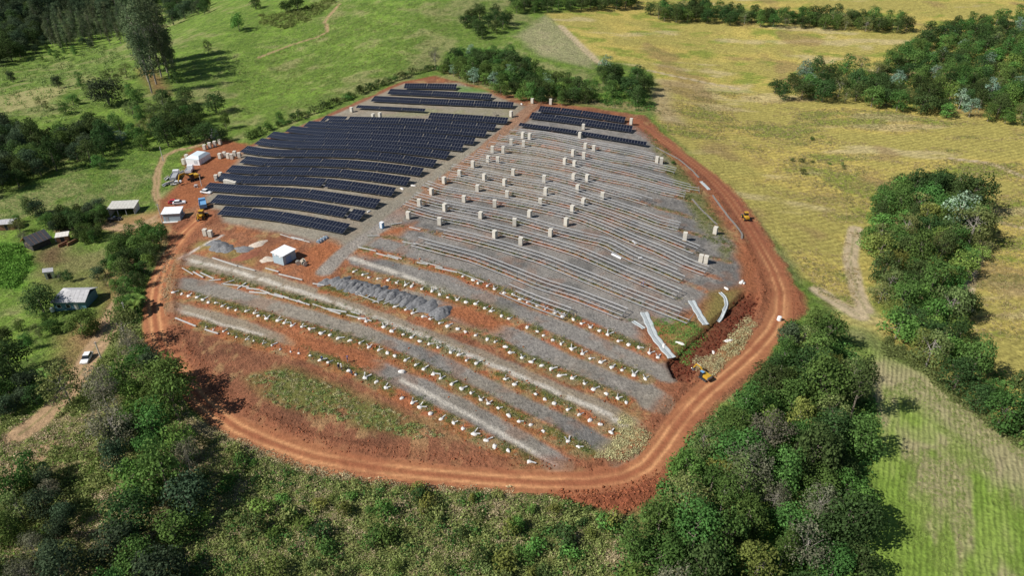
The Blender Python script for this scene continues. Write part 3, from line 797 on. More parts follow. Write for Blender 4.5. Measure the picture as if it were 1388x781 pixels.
# ------------------------------------------------------------------ crates of panels
def crate_mesh():
    b = MB(); b.box((0, 0, 1.42), (1.18, 1.22, 2.36)); o = b.build('carton', None, None, .03)
    me = o.data; me.materials.append(M_CARD); bpy.data.objects.remove(o)
    c = MB().box((0, 0, 2.64), (1.24, 1.28, .07)).build('lid', M_CARD); lid = c.data; bpy.data.objects.remove(c)
    p = MB()
    for y in (-.52, 0, .52): p.box((0, y, .07), (1.2, .12, .13))
    for x in (-.5, -.17, .17, .5): p.box((x, 0, .185), (.2, 1.26, .09))
    q = p.build('pallet', M_WOOD); pm = q.data; bpy.data.objects.remove(q)
    s = MB()
    for z in (.8, 1.9): s.box((0, 0, z), (1.20, 1.24, .05))
    q = s.build('strap', M_CARD2); sm = q.data; bpy.data.objects.remove(q)
    return me, lid, pm, sm
CR = crate_mesh()
def crate(x, y, rz, label, s=1.0, group='tall pale crates standing in the rack rows'):
    root = thing('panel_crate', (x, y, gz(x, y) - .03), rz, label, 'crate', group)
    for nm, me in zip(('carton', 'lid', 'pallet', 'strap'), CR): inst(nm, me, root, None, None, (1, 1, s))
    return root
CRATES = [(667.5,202.6),(682,203.8),(661.6,215.4),(674.6,216.6),(641,223),(622.7,234),(695.6,233.3),(602,244),(656.7,240.5),(684,246.9),(585,258.9),(647,254.3),(687.4,262.7),(568.4,275),(629,269),(670.5,276),(603,281.4),(553.5,291.4),(651.6,291),(595.8,299.8),(697.4,301),(670.8,317.3),
 (776.8,207.2),(791.4,211),(765.8,218.4),(778.9,221.8),(777.6,239.7),(796,241.7),(737.6,242.5),(783,254.8),(739.7,259.7),(816.7,265),(732.3,274),(790.9,273),(776,283.7),(717.9,289.6),(767.6,300.9),(746.3,315.2),(705.9,326.7),(890.7,216.6),(896.4,217.4),(928.6,320.8),(970,312),(950.4,349.8),(957.3,351.6),
 (721.6,135.8),(746.4,137.8),(855.5,165),(790.8,171.4),(786,182.8),(708.8,183.5),(718,184.5),(793.4,197.8),(805,200.3),(692.8,154.4),(692.8,192.3),(709.6,194.5),(476.4,148),(505.9,157.4),(515,156.6)]
RM = [np.array(r) for r in ROWS]
byrow = {}
for c in CRATES:
    py = c[1] + 5
    best = None
    for i, r in enumerate(RM):
        if r[0, 0] - 20 <= c[0] <= r[-1, 0] + 20:
            d = abs(np.interp(c[0], r[:, 0], r[:, 1]) - py)
            if best is None or d < best[0]: best = (d, i)
    i = best[1] if best and best[0] < 14 and c[1] > 180 else -1
    byrow.setdefault(i, []).append(c)
for i, L in byrow.items():
    for k, c in enumerate(sorted(L)):
        x, y = gxy(c[0], c[1], 1.35)
        if i >= 0: lab = 'tall pale crate, %s from left in the %s rack row from the far end' % (ORD[k], ORD[i])
        else: lab = 'tall pale crate among the far solar panels, %s from the left of those' % ORD[k]
        W = ROWW[max(0, i)]
        crate(x, y, R(random.uniform(-32, 2)) - .12, lab, random.choice([1, 1, 1.04, .96, .9]) * random.uniform(.95, 1.04))
STACKS = [(298,211,'beside the white tent by the far red lane'),(304,209,''),(309,211,''),(314,212,''),(318,208,''),(324,210,''),
          (277,199,''),(284,197,''),(291,195,''),(298,192,''),(293,241,''),(299,237,''),(306,247,''),(310,248.5,''),(314,249,''),(318,250,''),(249,219,''),(253,213,''),(278,315,''),(285,316.5,'')]
for k, (px, py, _) in enumerate(STACKS):
    x, y = gxy(px, py, 1.2)
    where = ('right of the white tent' if k < 6 else 'behind the white tent' if k < 10 else 'at the left end of the panel rows' if k < 16 else 'left of the white tent' if k < 18 else 'on the track by the stone pile')
    k0 = 0 if k < 6 else 6 if k < 10 else 10 if k < 16 else 16 if k < 18 else 18
    crate(x, y, R(random.uniform(-14, 4)), 'pale crate stacked %s, %s from left' % (where, ORD[k - k0]), random.uniform(.8, .95), 'crates stacked in the works yard')

# ------------------------------------------------------------------ gravel heaps
def heap(px, py, L, w, h, rz, seed, label, m=None, name='gravel_heap', cat='gravel heap', group='tipped gravel heaps'):
    g = np.random.default_rng(seed); n = 26; V = []; F = []
    a = np.linspace(-1, 1, n)
    X, Y = np.meshgrid(a, a, indexing='ij'); ang = np.arctan2(Y, X)
    r = np.hypot(X, Y) / (1 + .12 * np.sin(3 * ang + seed) + .08 * np.sin(5 * ang + 2 * seed))
    Z = np.clip(1 - r ** 1.35, 0, 1) ** .8 * h * (1 + .9 * (fbm(X * 3 + seed, Y * 4, 1, seed, 4) - .5)) - .12
    c = gpt(px, py); cs, sn = math.cos(rz), math.sin(rz)
    for i in range(n):
        for j in range(n):
            lx, ly = X[i, j] * w / 2, Y[i, j] * L / 2; wx_, wy_ = lx * cs - ly * sn, lx * sn + ly * cs
            V.append((wx_, wy_, gz(c.x + wx_, c.y + wy_) - c.z + Z[i, j]))
    for i in range(n - 1):
        for j in range(n - 1):
            if min(r[i, j], r[i + 1, j], r[i, j + 1], r[i + 1, j + 1]) < 1.05: F.append((i * n + j, (i + 1) * n + j, (i + 1) * n + j + 1, i * n + j + 1))
    o = MB().add(V, F).build(name, m or M_STONE, None, smooth=True); o.location = c
    tag(o, label, cat, group); return o
HEAPS = [(440,383),(452,381),(463,383),(471,386),(479,388),(487,389.5),(495,392),(504,394),(514,396),(524,399),(534,402),(544,405),(554,408),(565,412),(580,416),(598,424)]
for k, (px, py) in enumerate(HEAPS):
    heap(px, py, 7.0 if k > 1 else 5, 3.6 if k < 13 else 5, (1.15 if k > 1 else .7) * random.uniform(.75, 1.3), R(-38 + random.uniform(-16, 16)), k + 1,
         'grey gravel heap, %s from the left in the tipped line' % ORD[k])
for k, (px, py, L, w, h, m) in enumerate([(296,334,6,6,1.5,'g'), (306,338,5,6,1.3,'g'), (290,330,4,5,1.0,'g'), (330,338,4,7,.8,'g'), (335,347,5,9,.8,'r'), (350,331,4,6,.7,'c'), (362,352,4,5,.5,'c')]):
    heap(px, py, L, w, h, R(random.uniform(-40, 40)), 40 + k, ['peaked grey stone pile behind the works crates', 'second grey stone pile right of the works crates', 'low stone pile left of the grey stone piles', 'low grey rubble pile left of the white-roofed hut',
        'red soil mound left of the white-roofed hut', 'pale rubble pile behind the white-roofed hut', 'pale rubble at the left wall of the white-roofed hut'][k],
        {'g': M_STONE, 'r': mat('loose_red_soil', (.24, .09, .05), .95, 0, .2), 'c': mat('pale_rubble', (.5, .42, .34), .95, 0, .25)}[m], 'spoil_heap', 'heap', 'heaps beside the hut')

# ------------------------------------------------------------------ lined drainage chutes
def chute(pts, width, label, depth=.45):
    W = resample(line(pts, 0), 1.0); c = Vector((W[0][0], W[0][1], gz(*W[0])))
    root = thing('drainage_chute', c, 0, label, 'drain chute', 'pale lined drainage chutes')
    prof = [(-1.0, .05), (-.85, .16), (-.7, .15), (-.12, .02), (.12, .02), (.7, .15), (.85, .16), (1.0, .05)]
    V = []; F = []; n = len(prof)
    C = []
    for j, p in enumerate(W):
        a = W[max(0, j - 1)]; b = W[min(len(W) - 1, j + 1)]
        t = Vector((b[0] - a[0], b[1] - a[1], 0)).normalized(); h = Vector((-t.y, t.x, 0))
        z = max(gz(p[0] + h.x * s * width / 2, p[1] + h.y * s * width / 2) for s in (-1, 0, 1))
        wob = 1 + .12 * math.sin(j * 1.7)
        for s, zz in prof: V.append(Vector((p[0], p[1], z + zz * depth * 1.6)) + h * s * width / 2 * wob - c)
        C.append(Vector((p[0], p[1], z + .03)) - c)
    for j in range(len(W) - 1):
        for k in range(n - 1): F.append((j * n + k, j * n + k + 1, (j + 1) * n + k + 1, (j + 1) * n + k))
    me = bpy.data.meshes.new('lining'); me.from_pydata(V, [], F); me.materials.append(M_LINER); me.update()
    o = inst('lining', me, root); md = o.modifiers.new('thick', 'SOLIDIFY'); md.thickness = .06
    b = MB()
    for p, q in zip(C[:-1], C[1:]): b.bar(p + Vector((0, 0, .02)), q + Vector((0, 0, .02)), .08, .05)
    b.build('flow_channel', M_GEO, root)
chute([(873,424),(880,440),(886,455),(896,468),(911,486)], 2.0, 'long pale lined drain chute running down to the dark trench')
chute([(937,408),(945,422),(952,434),(957,441)], 1.8, 'middle pale lined drain chute above the dark trench')
chute([(976,397),(983,404),(985,414),(980,425),(974,431)], .9, 'short curved drain chute beside the upper trench end')
chute([(858,436),(866,441),(873,446)], 1.0, 'small pale side drain joining the long lined chute')
def ribbon(pts, w, h, m, name, label, cat, group=None):
    W = resample(line(pts), 1.5); c = Vector((W[0][0], W[0][1], gz(*W[0]))); b = MB(); L = []
    for p in W: L.append(Vector((p[0], p[1], gz(*p) + h / 2)) - c)
    for p, q in zip(L[:-1], L[1:]): b.bar(p, q, w, h)
    o = b.build(name, m); o.location = c; tag(o, label, cat, group); return o
M_GUT = mat('dirty_concrete', (.21, .19, .17), .95, 0, .2, 3.0)
for k, (p, l) in enumerate([([(884,197),(902,207),(920,217),(938,232),(947,242)], 'concrete gutter edge along the upper red track'), ([(950,247),(956,253),(961,258)], 'short white lining sheet beside the upper red track'),
        ([(966,265),(976,280),(985,292),(995,305),(1006,318),(1005,325)], 'concrete gutter curving along the track below the white lining'), ([(938,270),(950,284),(962,295),(972,305)], 'inner concrete gutter reaching the right-hand crate')]):
    ribbon(p, .6 if k != 1 else 1.1, .16, M_GUT if k != 1 else M_LINER, 'concrete_gutter', l, 'gutter', 'gutters along the right edge')
b = gpt(1000, 330)

# ------------------------------------------------------------------ buildings
def base3(A, B, C):
    """three base corners given in pixels: side end, shared corner, other end -> origin, axes"""
    a, b_, c = [Vector((*gxy(*p), 0)) for p in (A, B, C)]
    e1 = a - b_; e2 = c - b_
    return b_, e1, e2
def wallbox(mb, x0, x1, y0, y1, h, z0=-.4):
    mb.box(((x0 + x1) / 2, (y0 + y1) / 2, (h + z0) / 2), (x1 - x0, y1 - y0, h - z0))
def house(name, px, py, rz, w, d, h, roof, label, cat, wallm, roofm, rise=1.2, over=.35, extras=None):
    p = gpt(px, py); root = thing(name, p, R(rz), label, cat)
    b = MB(); wallbox(b, -w / 2, w / 2, -d / 2, d / 2, h); b.build('wall', wallm, root)
    W, D = w / 2 + over, d / 2 + over; t = .1
    r = MB()
    def sheet(P):
        n = len(P); Q = [(x, y, z + t) for x, y, z in P]
        r.add(list(P) + Q, [tuple(range(n - 1, -1, -1)), tuple(range(n, 2 * n))] + [(k, (k + 1) % n, n + (k + 1) % n, n + k) for k in range(n)])
    e = .02
    if roof == 'mono': sheet([(-W, -D, h + e), (W, -D, h + e), (W, D, h + rise), (-W, D, h + rise)])
    if roof == 'monox': sheet([(-W, -D, h + rise), (W, -D, h + e), (W, D, h + e), (-W, D, h + rise)])
    if roof == 'gablex':   # ridge along x
        sheet([(-W, -D, h - .1), (W, -D, h - .1), (W, 0, h + rise), (-W, 0, h + rise)]); sheet([(-W, .001, h + rise), (W, .001, h + rise), (W, D, h - .1), (-W, D, h - .1)])
    if roof == 'gabley':
        sheet([(-W, -D, h - .1), (-.001, -D, h + rise), (-.001, D, h + rise), (-W, D, h - .1)]); sheet([(0, -D, h + rise), (W, -D, h - .1), (W, D, h - .1), (0, D, h + rise)])
    if roof == 'hipl':
        k = D * 1.1
        sheet([(-W, -D, h - .1), (W, -D, h - .1), (W, 0, h + rise), (-W + k, 0, h + rise)]); sheet([(-W + k, .001, h + rise), (W, .001, h + rise), (W, D, h - .1), (-W, D, h - .1)])
        sheet([(-W - .001, D, h - .1), (-W - .001, -D, h - .1), (-W + k - .001, 0, h + rise)])
    ro = r.build('roof', roofm, root)
    if roof in ('gablex', 'gabley', 'mono', 'monox', 'hipl'):
        g = MB()
        if roof == 'gablex':
            for s in (-1, 1): g.add([(s * w / 2, -d / 2, h - .05), (s * w / 2, d / 2, h - .05), (s * w / 2, 0, h + rise - .2), (s * (w / 2 - .15), -d / 2, h - .05), (s * (w / 2 - .15), d / 2, h - .05), (s * (w / 2 - .15), 0, h + rise - .2)], [(0, 1, 2), (3, 5, 4), (0, 2, 5, 3), (1, 4, 5, 2), (0, 3, 4, 1)])
        elif roof == 'gabley':
            for s in (-1, 1): g.add([(-w / 2, s * d / 2, h - .05), (w / 2, s * d / 2, h - .05), (0, s * d / 2, h + rise - .2), (-w / 2, s * (d / 2 - .15), h - .05), (w / 2, s * (d / 2 - .15), h - .05), (0, s * (d / 2 - .15), h + rise - .2)], [(0, 1, 2), (3, 5, 4), (0, 2, 5, 3), (1, 4, 5, 2), (0, 3, 4, 1)])
        elif roof == 'mono':
            g.box((0, d / 2 - .08, h + rise / 2 - .1), (w, .14, rise - .15))
        elif roof == 'monox':
            g.box((-w / 2 + .08, 0, h + rise / 2 - .1), (.14, d, rise - .15))
        if g.v: g.build('gable', wallm, root)
        # corrugation ridges / sheet laps
        q = MB(); n = max(4, int(2 * W / 1.05))
        for k in range(1, n):
            x = -W + 2 * W * k / n
            if roof == 'mono': q.bar((x, -D, h + e + t + .012), (x, D, h + rise + t + .012), .05, .03)
            if roof in ('gablex', 'hipl') and (roof == 'gablex' or x > -W + D * 1.15): q.bar((x, -D, h - .1 + t + .012), (x, -.02, h + rise + t + .012), .05, .03)
            if roof in ('gabley',):
                y = -D + 2 * D * k / n
                for s in (-1, 1): q.bar((s * W, y, h - .1 + t + .012), (s * .05, y, h + rise + t + .012), .05, .03)
        if q.v: q.build('roof_ridges', roofm, ro)
    if extras: extras(root, w, d, h)
    return root
def opening(root, name, c, s, m, frame=None):
    o = MB().box(c, s).build(name, m, root)
    if frame is not None:
        x, y, z = c; a = MB(); ax = 0 if s[0] > s[1] else 1
        L = s[ax]; t = .07
        for sg in (-1, 1):
            cc = list(c); cc[ax] += sg * (L / 2 + t / 2); dd = [s[0] + .03, s[1] + .03, s[2] + 2 * t]; dd[ax] = t; a.box(cc, dd)
            cc = list(c); cc[2] += sg * (s[2] / 2 + t / 2); dd = [s[0] + .03, s[1] + .03, t]; dd[ax] = L; a.box(cc, dd)
        a.build('frame', frame, o)
    return o
def ex_hut(root, w, d, h):   # white-roofed hut
    opening(root, 'door', (w / 2 + .02, -d * .08, 1.2), (.06, 2.0, 2.2), mat('blue_grey_door', (.22, .34, .52), .5), M_GREY)
    opening(root, 'vent', (-w * .22, -d / 2 - .02, h - .45), (.8, .06, .45), M_WHITE, M_GREY); opening(root, 'vent', (w * .24, -d / 2 - .02, h - .45), (.8, .06, .45), M_WHITE, M_GREY)
house('equipment_hut', 386.5, 353, -33, 4.3, 4.6, 3.0, 'mono', 'blue-grey hut with white sheet roof beside the gravel heaps', 'hut', M_BLUEG, M_WHITE, .15, .3, ex_hut)
def ex_hut2(root, w, d, h):
    o = MB().box((0, -d / 2 - .05, h - .35), (w + .1, .12, .7)).build('fascia', M_GREY, root)
    MB().box((0, -d / 2 - .25, .06), (w + .6, .9, .25)).build('step', M_CONC, root)
    opening(root, 'door', (-w * .28, -d / 2 - .03, 1.05), (.9, .05, 2.0), M_GREY)
    MB().box((w / 2 + .45, d * .1, h * .55), (.7, .9, .7)).build('air_conditioner', M_GREY, root)
house('site_office', 236.5, 297.0, 7, 5.4, 4.2, 3.0, 'mono', 'small blue-grey site office with white roof beside the tall pole', 'hut', M_BLUEG, M_WHITE, .35, .35, ex_hut2)

# open shed
p = gpt(170, 288); root = thing('open_shed', p, R(6), 'open-fronted shed with pale roof on the red yard', 'shed')
w, d, h = 8.2, 4.8, 2.7
for x in (-w / 2, -w / 6, w / 6, w / 2):
    for y in (-d / 2, d / 2): MB().box((x, y, h / 2 - .2), (.18, .18, h + .4)).build('post', M_GREY, root)
MB().box((0, d / 2 + .02, h / 2 - .2), (w, .12, h + .3)).build('back_wall', M_GREY, root)
MB().box((-w / 2 - .02, 0, h / 2 - .2), (.12, d, h + .3)).build('side_wall', M_PLASTER, root); MB().box((w / 2 + .02, .3, h / 2 - .2), (.12, d - .6, h + .3)).build('side_wall', M_PLASTER, root)
ro = MB().add([(-w/2-.4, -d/2-.4, h+.02), (w/2+.4, -d/2-.4, h+.02), (w/2+.4, d/2+.4, h+.5), (-w/2-.4, d/2+.4, h+.5), (-w/2-.4, -d/2-.4, h+.12), (w/2+.4, -d/2-.4, h+.12), (w/2+.4, d/2+.4, h+.6), (-w/2-.4, d/2+.4, h+.6)],
        [(3,2,1,0),(4,5,6,7),(0,1,5,4),(1,2,6,5),(2,3,7,6),(3,0,4,7)]).build('roof', mat('weathered_pale_sheet', (.52, .50, .45), .8, 0, .15, 1.5), root)
q = MB()
for k in range(1, 8): q.bar((-w/2-.4+k*1.12, -d/2-.4, h+.135), (-w/2-.4+k*1.12, d/2+.4, h+.615), .05, .03)
q.build('roof_ridges', mat('weathered_pale_sheet'), ro)
# white tent
p = gpt(270, 219); root = thing('site_tent', p, R(-14), 'white tent-roofed store with pale translucent top by the crates', 'tent')
w, d, h = 6.0, 7.5, 2.5
b = MB(); wallbox(b, -w/2, w/2, -d/2, d/2, h); b.build('wall', M_WHITE, root)
V = [(-w/2-.1,-d/2-.1,h), (w/2+.1,-d/2-.1,h), (w/2+.1,d/2+.1,h), (-w/2-.1,d/2+.1,h), (-w*.3,-d*.28,h+.9), (w*.34,-d*.3,h+.9), (w*.34,d*.36,h+.9), (-w*.3,d*.36,h+.9)]
MB().add(V, [(0,1,5,4),(1,2,6,5),(2,3,7,6),(3,0,4,7),(4,5,6,7),(3,2,1,0)]).build('canopy', M_TARP, root)
opening(root, 'door', (w/2+.03, -1.2, 1.1), (.06, 1.6, 2.0), M_WHITE, M_GREY); opening(root, 'window', (w*.22, -d/2-.03, 1.3), (1.2, .06, 1.1), mat('grey_panel', (.5,.52,.54), .6), M_GREY)

def ex_farm(root, w, d, h):
    for x in (-w*.34, -w*.05): 
        o = opening(root, 'window', (x, -d/2-.03, 1.45), (1.0, .06, 1.0), M_CARGL, M_PLASTER)
    opening(root, 'door', (w*.2, -d/2-.03, 1.0), (.9, .06, 2.0), M_PLASTER, M_PLASTER)
    opening(root, 'window', (-w/2-.03, 0, 1.45), (.06, 1.0, 1.0), M_CARGL, M_PLASTER)
    b = MB().cyl((-w*.5-.6, -d*.55, 0), (-w*.5-.6, -d*.55, 1.2), .5, .45, 14).build('water_tank', M_WHITE, root)
house('farmhouse', 105, 412, 2, 8.4, 6.6, 2.9, 'hipl', 'farmhouse with grey corrugated roof and teal walls beside the round tree', 'house', M_TEAL, M_FIBRE, 1.5, .5, ex_farm)
def ex_old(root, w, d, h):
    opening(root, 'door', (-w*.1, -d/2-.03, 1.0), (.9, .06, 1.9), M_DARK, M_WOOD); opening(root, 'window', (w*.25, -d/2-.03, 1.4), (.9, .06, .9), M_DARK, M_WOOD)
    MB().box((-w/2-.03, -.8, 1.1), (.06, 2.6, 1.9)).build('white_panel', M_WHITE, root)
h_old = house('old_house', 52, 333, -30, 4.8, 5.6, 2.2, 'gabley', 'old dark house with orange tiled roof slope by the green thicket', 'house', mat('dark_timber', (.06, .055, .05), .9, 0, .2), M_TILE, 2.2, .6, ex_old)
for c in h_old.children:
    if c.name.startswith('roof'):
        c.data.materials.append(M_TILE_SHADE)
        for f in c.data.polygons:
            if f.center.x > .02: f.material_index = 1  # right slope painted dark as the shade side, left stays sunlit tile
house('small_house', 13, 309, 12, 4.4, 3.6, 2.4, 'gablex', 'small pale-roofed house at the left edge behind the old house', 'house', M_BRICK, M_FIBRE, .6, .3,
      lambda r_, w, d, h: opening(r_, 'door', (0, -d/2-.03, 1.0), (.9, .06, 1.9), M_DARK, M_WOOD))
house('privy', 68.5, 376, 30, 2.2, 2.2, 2.2, 'monox', 'tiny pale-roofed outhouse on the grass', 'hut', M_PLASTER, M_FIBRE, .4, .25,
      lambda r_, w, d, h: opening(r_, 'door', (0, -d/2-.03, .95), (.8, .06, 1.8), M_DARK, M_WOOD))
house('far_shelter', 289, 186, -35, 4.2, 3.4, 2.4, 'monox', 'small white-roofed shelter under the trees above the tent', 'hut', M_GREY, M_WHITE, .5, .3,
      lambda r_, w, d, h: opening(r_, 'door', (0, -d/2-.03, 1.0), (1.6, .06, 1.9), M_DARK, M_GREY))
house('lean_to', 87, 326, 20, 3.4, 2.6, 2.0, 'mono', 'low lean-to with pale sheet roof right of the old house', 'shed', M_BRICK, M_PLASTER, .3, .25,
      lambda r_, w, d, h: opening(r_, 'door', (0, -d/2-.03, .9), (1.2, .06, 1.7), M_DARK, M_WOOD))
# scrap wall and boards right of the old house
for k, (a, b2) in enumerate([((76,328),(86,322)), ((80,336),(92,330)), ((92,334),(106,326))]):
    A, B = gpt(*a), gpt(*b2); c = (A + B) / 2
    o = MB().bar(A - c + Vector((0, 0, .5)), B - c + Vector((0, 0, .5)), .25, 1.1).build('low_wall', M_BRICK if k else M_PLASTER); o.location = c
    tag(o, ['pale low wall beside the lean-to', 'brown low wall in front of the lean-to', 'brown low wall right of the lean-to'][k], 'wall')

# ------------------------------------------------------------------ poles
def pole(px, py, h, label, arm=1.4, rz=0):
    p = gpt(px, py); root = thing('utility_pole', p, rz, label, 'pole', 'utility poles')
    MB().cyl((0, 0, -.5), (0, 0, h), .17, .11, 10).build('shaft', M_POLE, root)
    if arm:
        a = MB().box((0, 0, h - .4), (arm, .09, .1)).build('crossarm', M_DSTEEL, root)
        for x in (-arm * .45, 0, arm * .45): MB().cyl((x, 0, h - .35), (x, 0, h - .12), .05, .03, 8).build('insulator', M_CONC, a)
pole(222, 307.5, 8.2, 'tall concrete pole at the left corner of the site office')
pole(138, 488, 5.2, 'thin pole beside the lane right of the parked white car', .8, .4)
pole(173, 432, 5.0, 'thin pole among the shrubs by the left road bend', .6)
pole(273.5, 252, 4.0, 'short red and white marker pole beside the yellow machine', 0)
pole(221.5, 218, 6, 'pole standing beside the winding grass path', 0)

# ------------------------------------------------------------------ vehicles
def wheel(root, x, y, r, wd, rim=M_GREY):
    o = MB().cyl((x, y - wd / 2, r), (x, y + wd / 2, r), r, r, 16).build('wheel', M_TYRE, root)
    s = 1 if y > 0 else -1
    MB().cyl((x, y + s * wd / 2, r), (x, y + s * (wd / 2 + .02), r), r * .55, r * .55, 12).build('rim', rim, o)
def heading(a, b):
    A, B = gpt(*a), gpt(*b); return math.atan2(B.y - A.y, B.x - A.x)
def car(px, py, rz, paint, label, group='parked cars', pickup=False, s=1.0):
    p = gpt(px, py); root = thing('parked_car', p, rz, label, 'car', group, (s, s, s))
    L, W = 4.3, 1.75
    prof = [(-2.15, .35), (-2.15, .78), (-2.05, .92), (-1.5, .98), (.75, .98), (1.9, .82), (2.12, .68), (2.15, .35)]
    b = MB().prism(prof, -W / 2, W / 2).build('body', paint, root, .06)
    if pickup: cab = [(-.35, .96), (-.25, 1.5), (.45, 1.52), (1.05, .96)]
    else: cab = [(-1.75, .97), (-1.35, 1.42), (.2, 1.45), (.95, .97)]
    V = []
    for sgn in (-1, 1):
        for x, z in cab: V.append((x, sgn * (W / 2 - (.08 if z < 1.1 else .22)), z))
    n = 4; MB().add(V, [(0, 1, 2, 3), (7, 6, 5, 4), (0, 4, 5, 1), (1, 5, 6, 2), (2, 6, 7, 3), (3, 7, 4, 0)]).build('window', M_CARGL, root)
    x0, x1 = cab[1][0], cab[2][0]
    MB().box(((x0 + x1) / 2, 0, 1.465), (x1 - x0 + .05, W - .42, .05)).build('roof', paint, root)
    if pickup: MB().box((-1.25, 0, .96), (1.6, 1.5, .08)).build('load_bed', M_DARK, root)
    for x in (-1.3, 1.35):
        for y in (-W / 2 + .08, W / 2 - .08): wheel(root, x, y, .32, .22)
    for y in (-.6, .6):
        MB().box((2.12, y, .66), (.08, .34, .14)).build('headlight', M_LAMP, root); MB().box((-2.16, y, .72), (.05, .3, .14)).build('tail_light', M_CRED, root)
    return root
car(156, 299, heading((150,300),(163,298)), M_CBLACK, 'black pickup parked in front of the open shed', pickup=True)
car(237.5, 275.5, heading((230,277),(245,274)), M_CRED, 'red car half hidden behind the site office')
car(243.5, 276.5, heading((236,278),(251,275)), M_CWHITE, 'white car beside the red car behind the site office')
car(280.5, 262, heading((274,262),(288,262.5)), M_CWHITE, 'white car parked at the left end of a panel row')
car(118.5, 488, heading((123,482),(115,494)), M_CWHITE, 'white car parked on the lane below the farmhouse')
def truck(px, py, rz, cabm, boxm, label, boxh=1.6, L=6.5):
    p = gpt(px, py); root = thing('truck', p, rz, label, 'truck', 'trucks in the works yard')
    MB().box((0, 0, .75), (L, .9, .25)).build('chassis', M_DSTEEL, root)
    cb = MB().prism([(L/2-1.7, .6), (L/2-1.7, 2.5), (L/2-.35, 2.5), (L/2, 1.5), (L/2, .6)], -1.1, 1.1).build('cab', cabm, root, .06)
    MB().add([(L/2-.32, -1.0, 2.4), (L/2-.32, 1.0, 2.4), (L/2+.02, 1.0, 1.55), (L/2+.02, -1.0, 1.55)], [(0, 1, 2, 3)]).build('windscreen', M_CARGL, cb)
    bd = MB(); bl = L - 2.0; xc = -L/2 + bl/2
    bd.box((xc, 0, 1.0), (bl, 2.3, .14))
    for y in (-1.12, 1.12): bd.box((xc, y, 1.07 + boxh/2), (bl, .08, boxh))
    for x in (xc - bl/2 + .04, xc + bl/2 - .04): bd.box((x, 0, 1.07 + boxh/2), (.08, 2.16, boxh))
    bd.build('load_bed', boxm, root)
    MB().box((xc, 0, 1.07 + boxh * .4), (bl - .2, 2.1, boxh * .7)).build('load', M_CBLUE if boxm is M_CBLUE else M_GREY, root)
    for x in (-L/2 + .9, -L/2 + 2.0, L/2 - .95):
        for y in (-1.0, 1.0): wheel(root, x, y, .48, .3)
    for y in (-.85, .85): MB().box((L/2+.02, y, .85), (.06, .3, .2)).build('headlight', M_LAMP, root)
truck(276, 281, heading((277,290),(274,272)), M_CBLUE, M_CBLUE, 'blue truck parked beside the loader at the works entrance', 1.2, 6.0)
truck(238, 242, heading((233,250),(242,234)), M_CWHITE, M_GREY, 'grey flatbed truck loaded with steel in the works yard', .9, 7.5)
truck(258, 234, heading((256,238),(262,229)), M_CWHITE, M_CWHITE, 'white truck parked in front of the white tent', .8, 5.0)
def tracks(root, L, gauge, h=.65, w=.45):
    for s in (-1, 1):
        P = [(-L/2, h*.5), (-L/2+.25, .05), (L/2-.25, .05), (L/2, h*.5), (L/2-.25, h), (-L/2+.25, h)]
        t = MB().prism(P, s*gauge/2 - w/2, s*gauge/2 + w/2).build('crawler_track', M_TYRE, root)
        for k in range(4): MB().cyl((-L/2+.45+k*(L-.9)/3, s*(gauge/2+w/2), h*.5), (-L/2+.45+k*(L-.9)/3, s*(gauge/2+w/2)+s*.03, h*.5), .18, .18, 10).build('roller', M_DSTEEL, t)
def excavator(px, py, rz, sc, label):
    p = gpt(px, py); root = thing('excavator', p, rz, label, 'excavator', None, (sc, sc, sc))
    tracks(root, 3.4, 2.1)
    MB().cyl((0, 0, .6), (0, 0, .85), .7, .7, 16).build('slew_ring', M_DSTEEL, root)
    MB().box((-.55, -.1, 1.35), (2.4, 2.2, .95)).build('engine_housing', M_YEL, root, .1); MB().box((-1.85, 0, 1.25), (.5, 2.1, .8)).build('counterweight', M_DSTEEL, root, .1)
    c = MB().box((.75, .65, 1.75), (1.2, .9, 1.7)).build('cab', M_CARGL, root, .05); MB().box((.75, .65, 2.63), (1.25, .95, .08)).build('cab_roof', M_CBLUE if sc < 1 else M_YEL, c)
    MB().bar((.7, -.25, 1.4), (2.6, -.25, 3.2), .32, .45).bar((2.55, -.25, 3.2), (4.2, -.25, 3.0), .3, .4).build('boom', M_YEL, root)
    a = MB().bar((4.1, -.25, 3.15), (5.0, -.25, 1.1), .26, .34).build('dipper_arm', M_YEL, root)
    MB().cyl((2.4, -.25, 3.45), (3.9, -.25, 3.5), .07, .07, 8).build('ram', M_STEEL, a)
    MB().prism([(4.75, 1.1), (5.25, 1.1), (5.3, .5), (4.9, .2), (4.4, .35)], -.7, .2).build('bucket', M_DSTEEL, root)
    return root
excavator(955, 513.5, heading((958,514),(945,505)), .70, 'small yellow excavator digging beside the dark trench')
excavator(263, 244, heading((270,240),(252,247)), 1.15, 'big yellow excavator parked in the works yard')
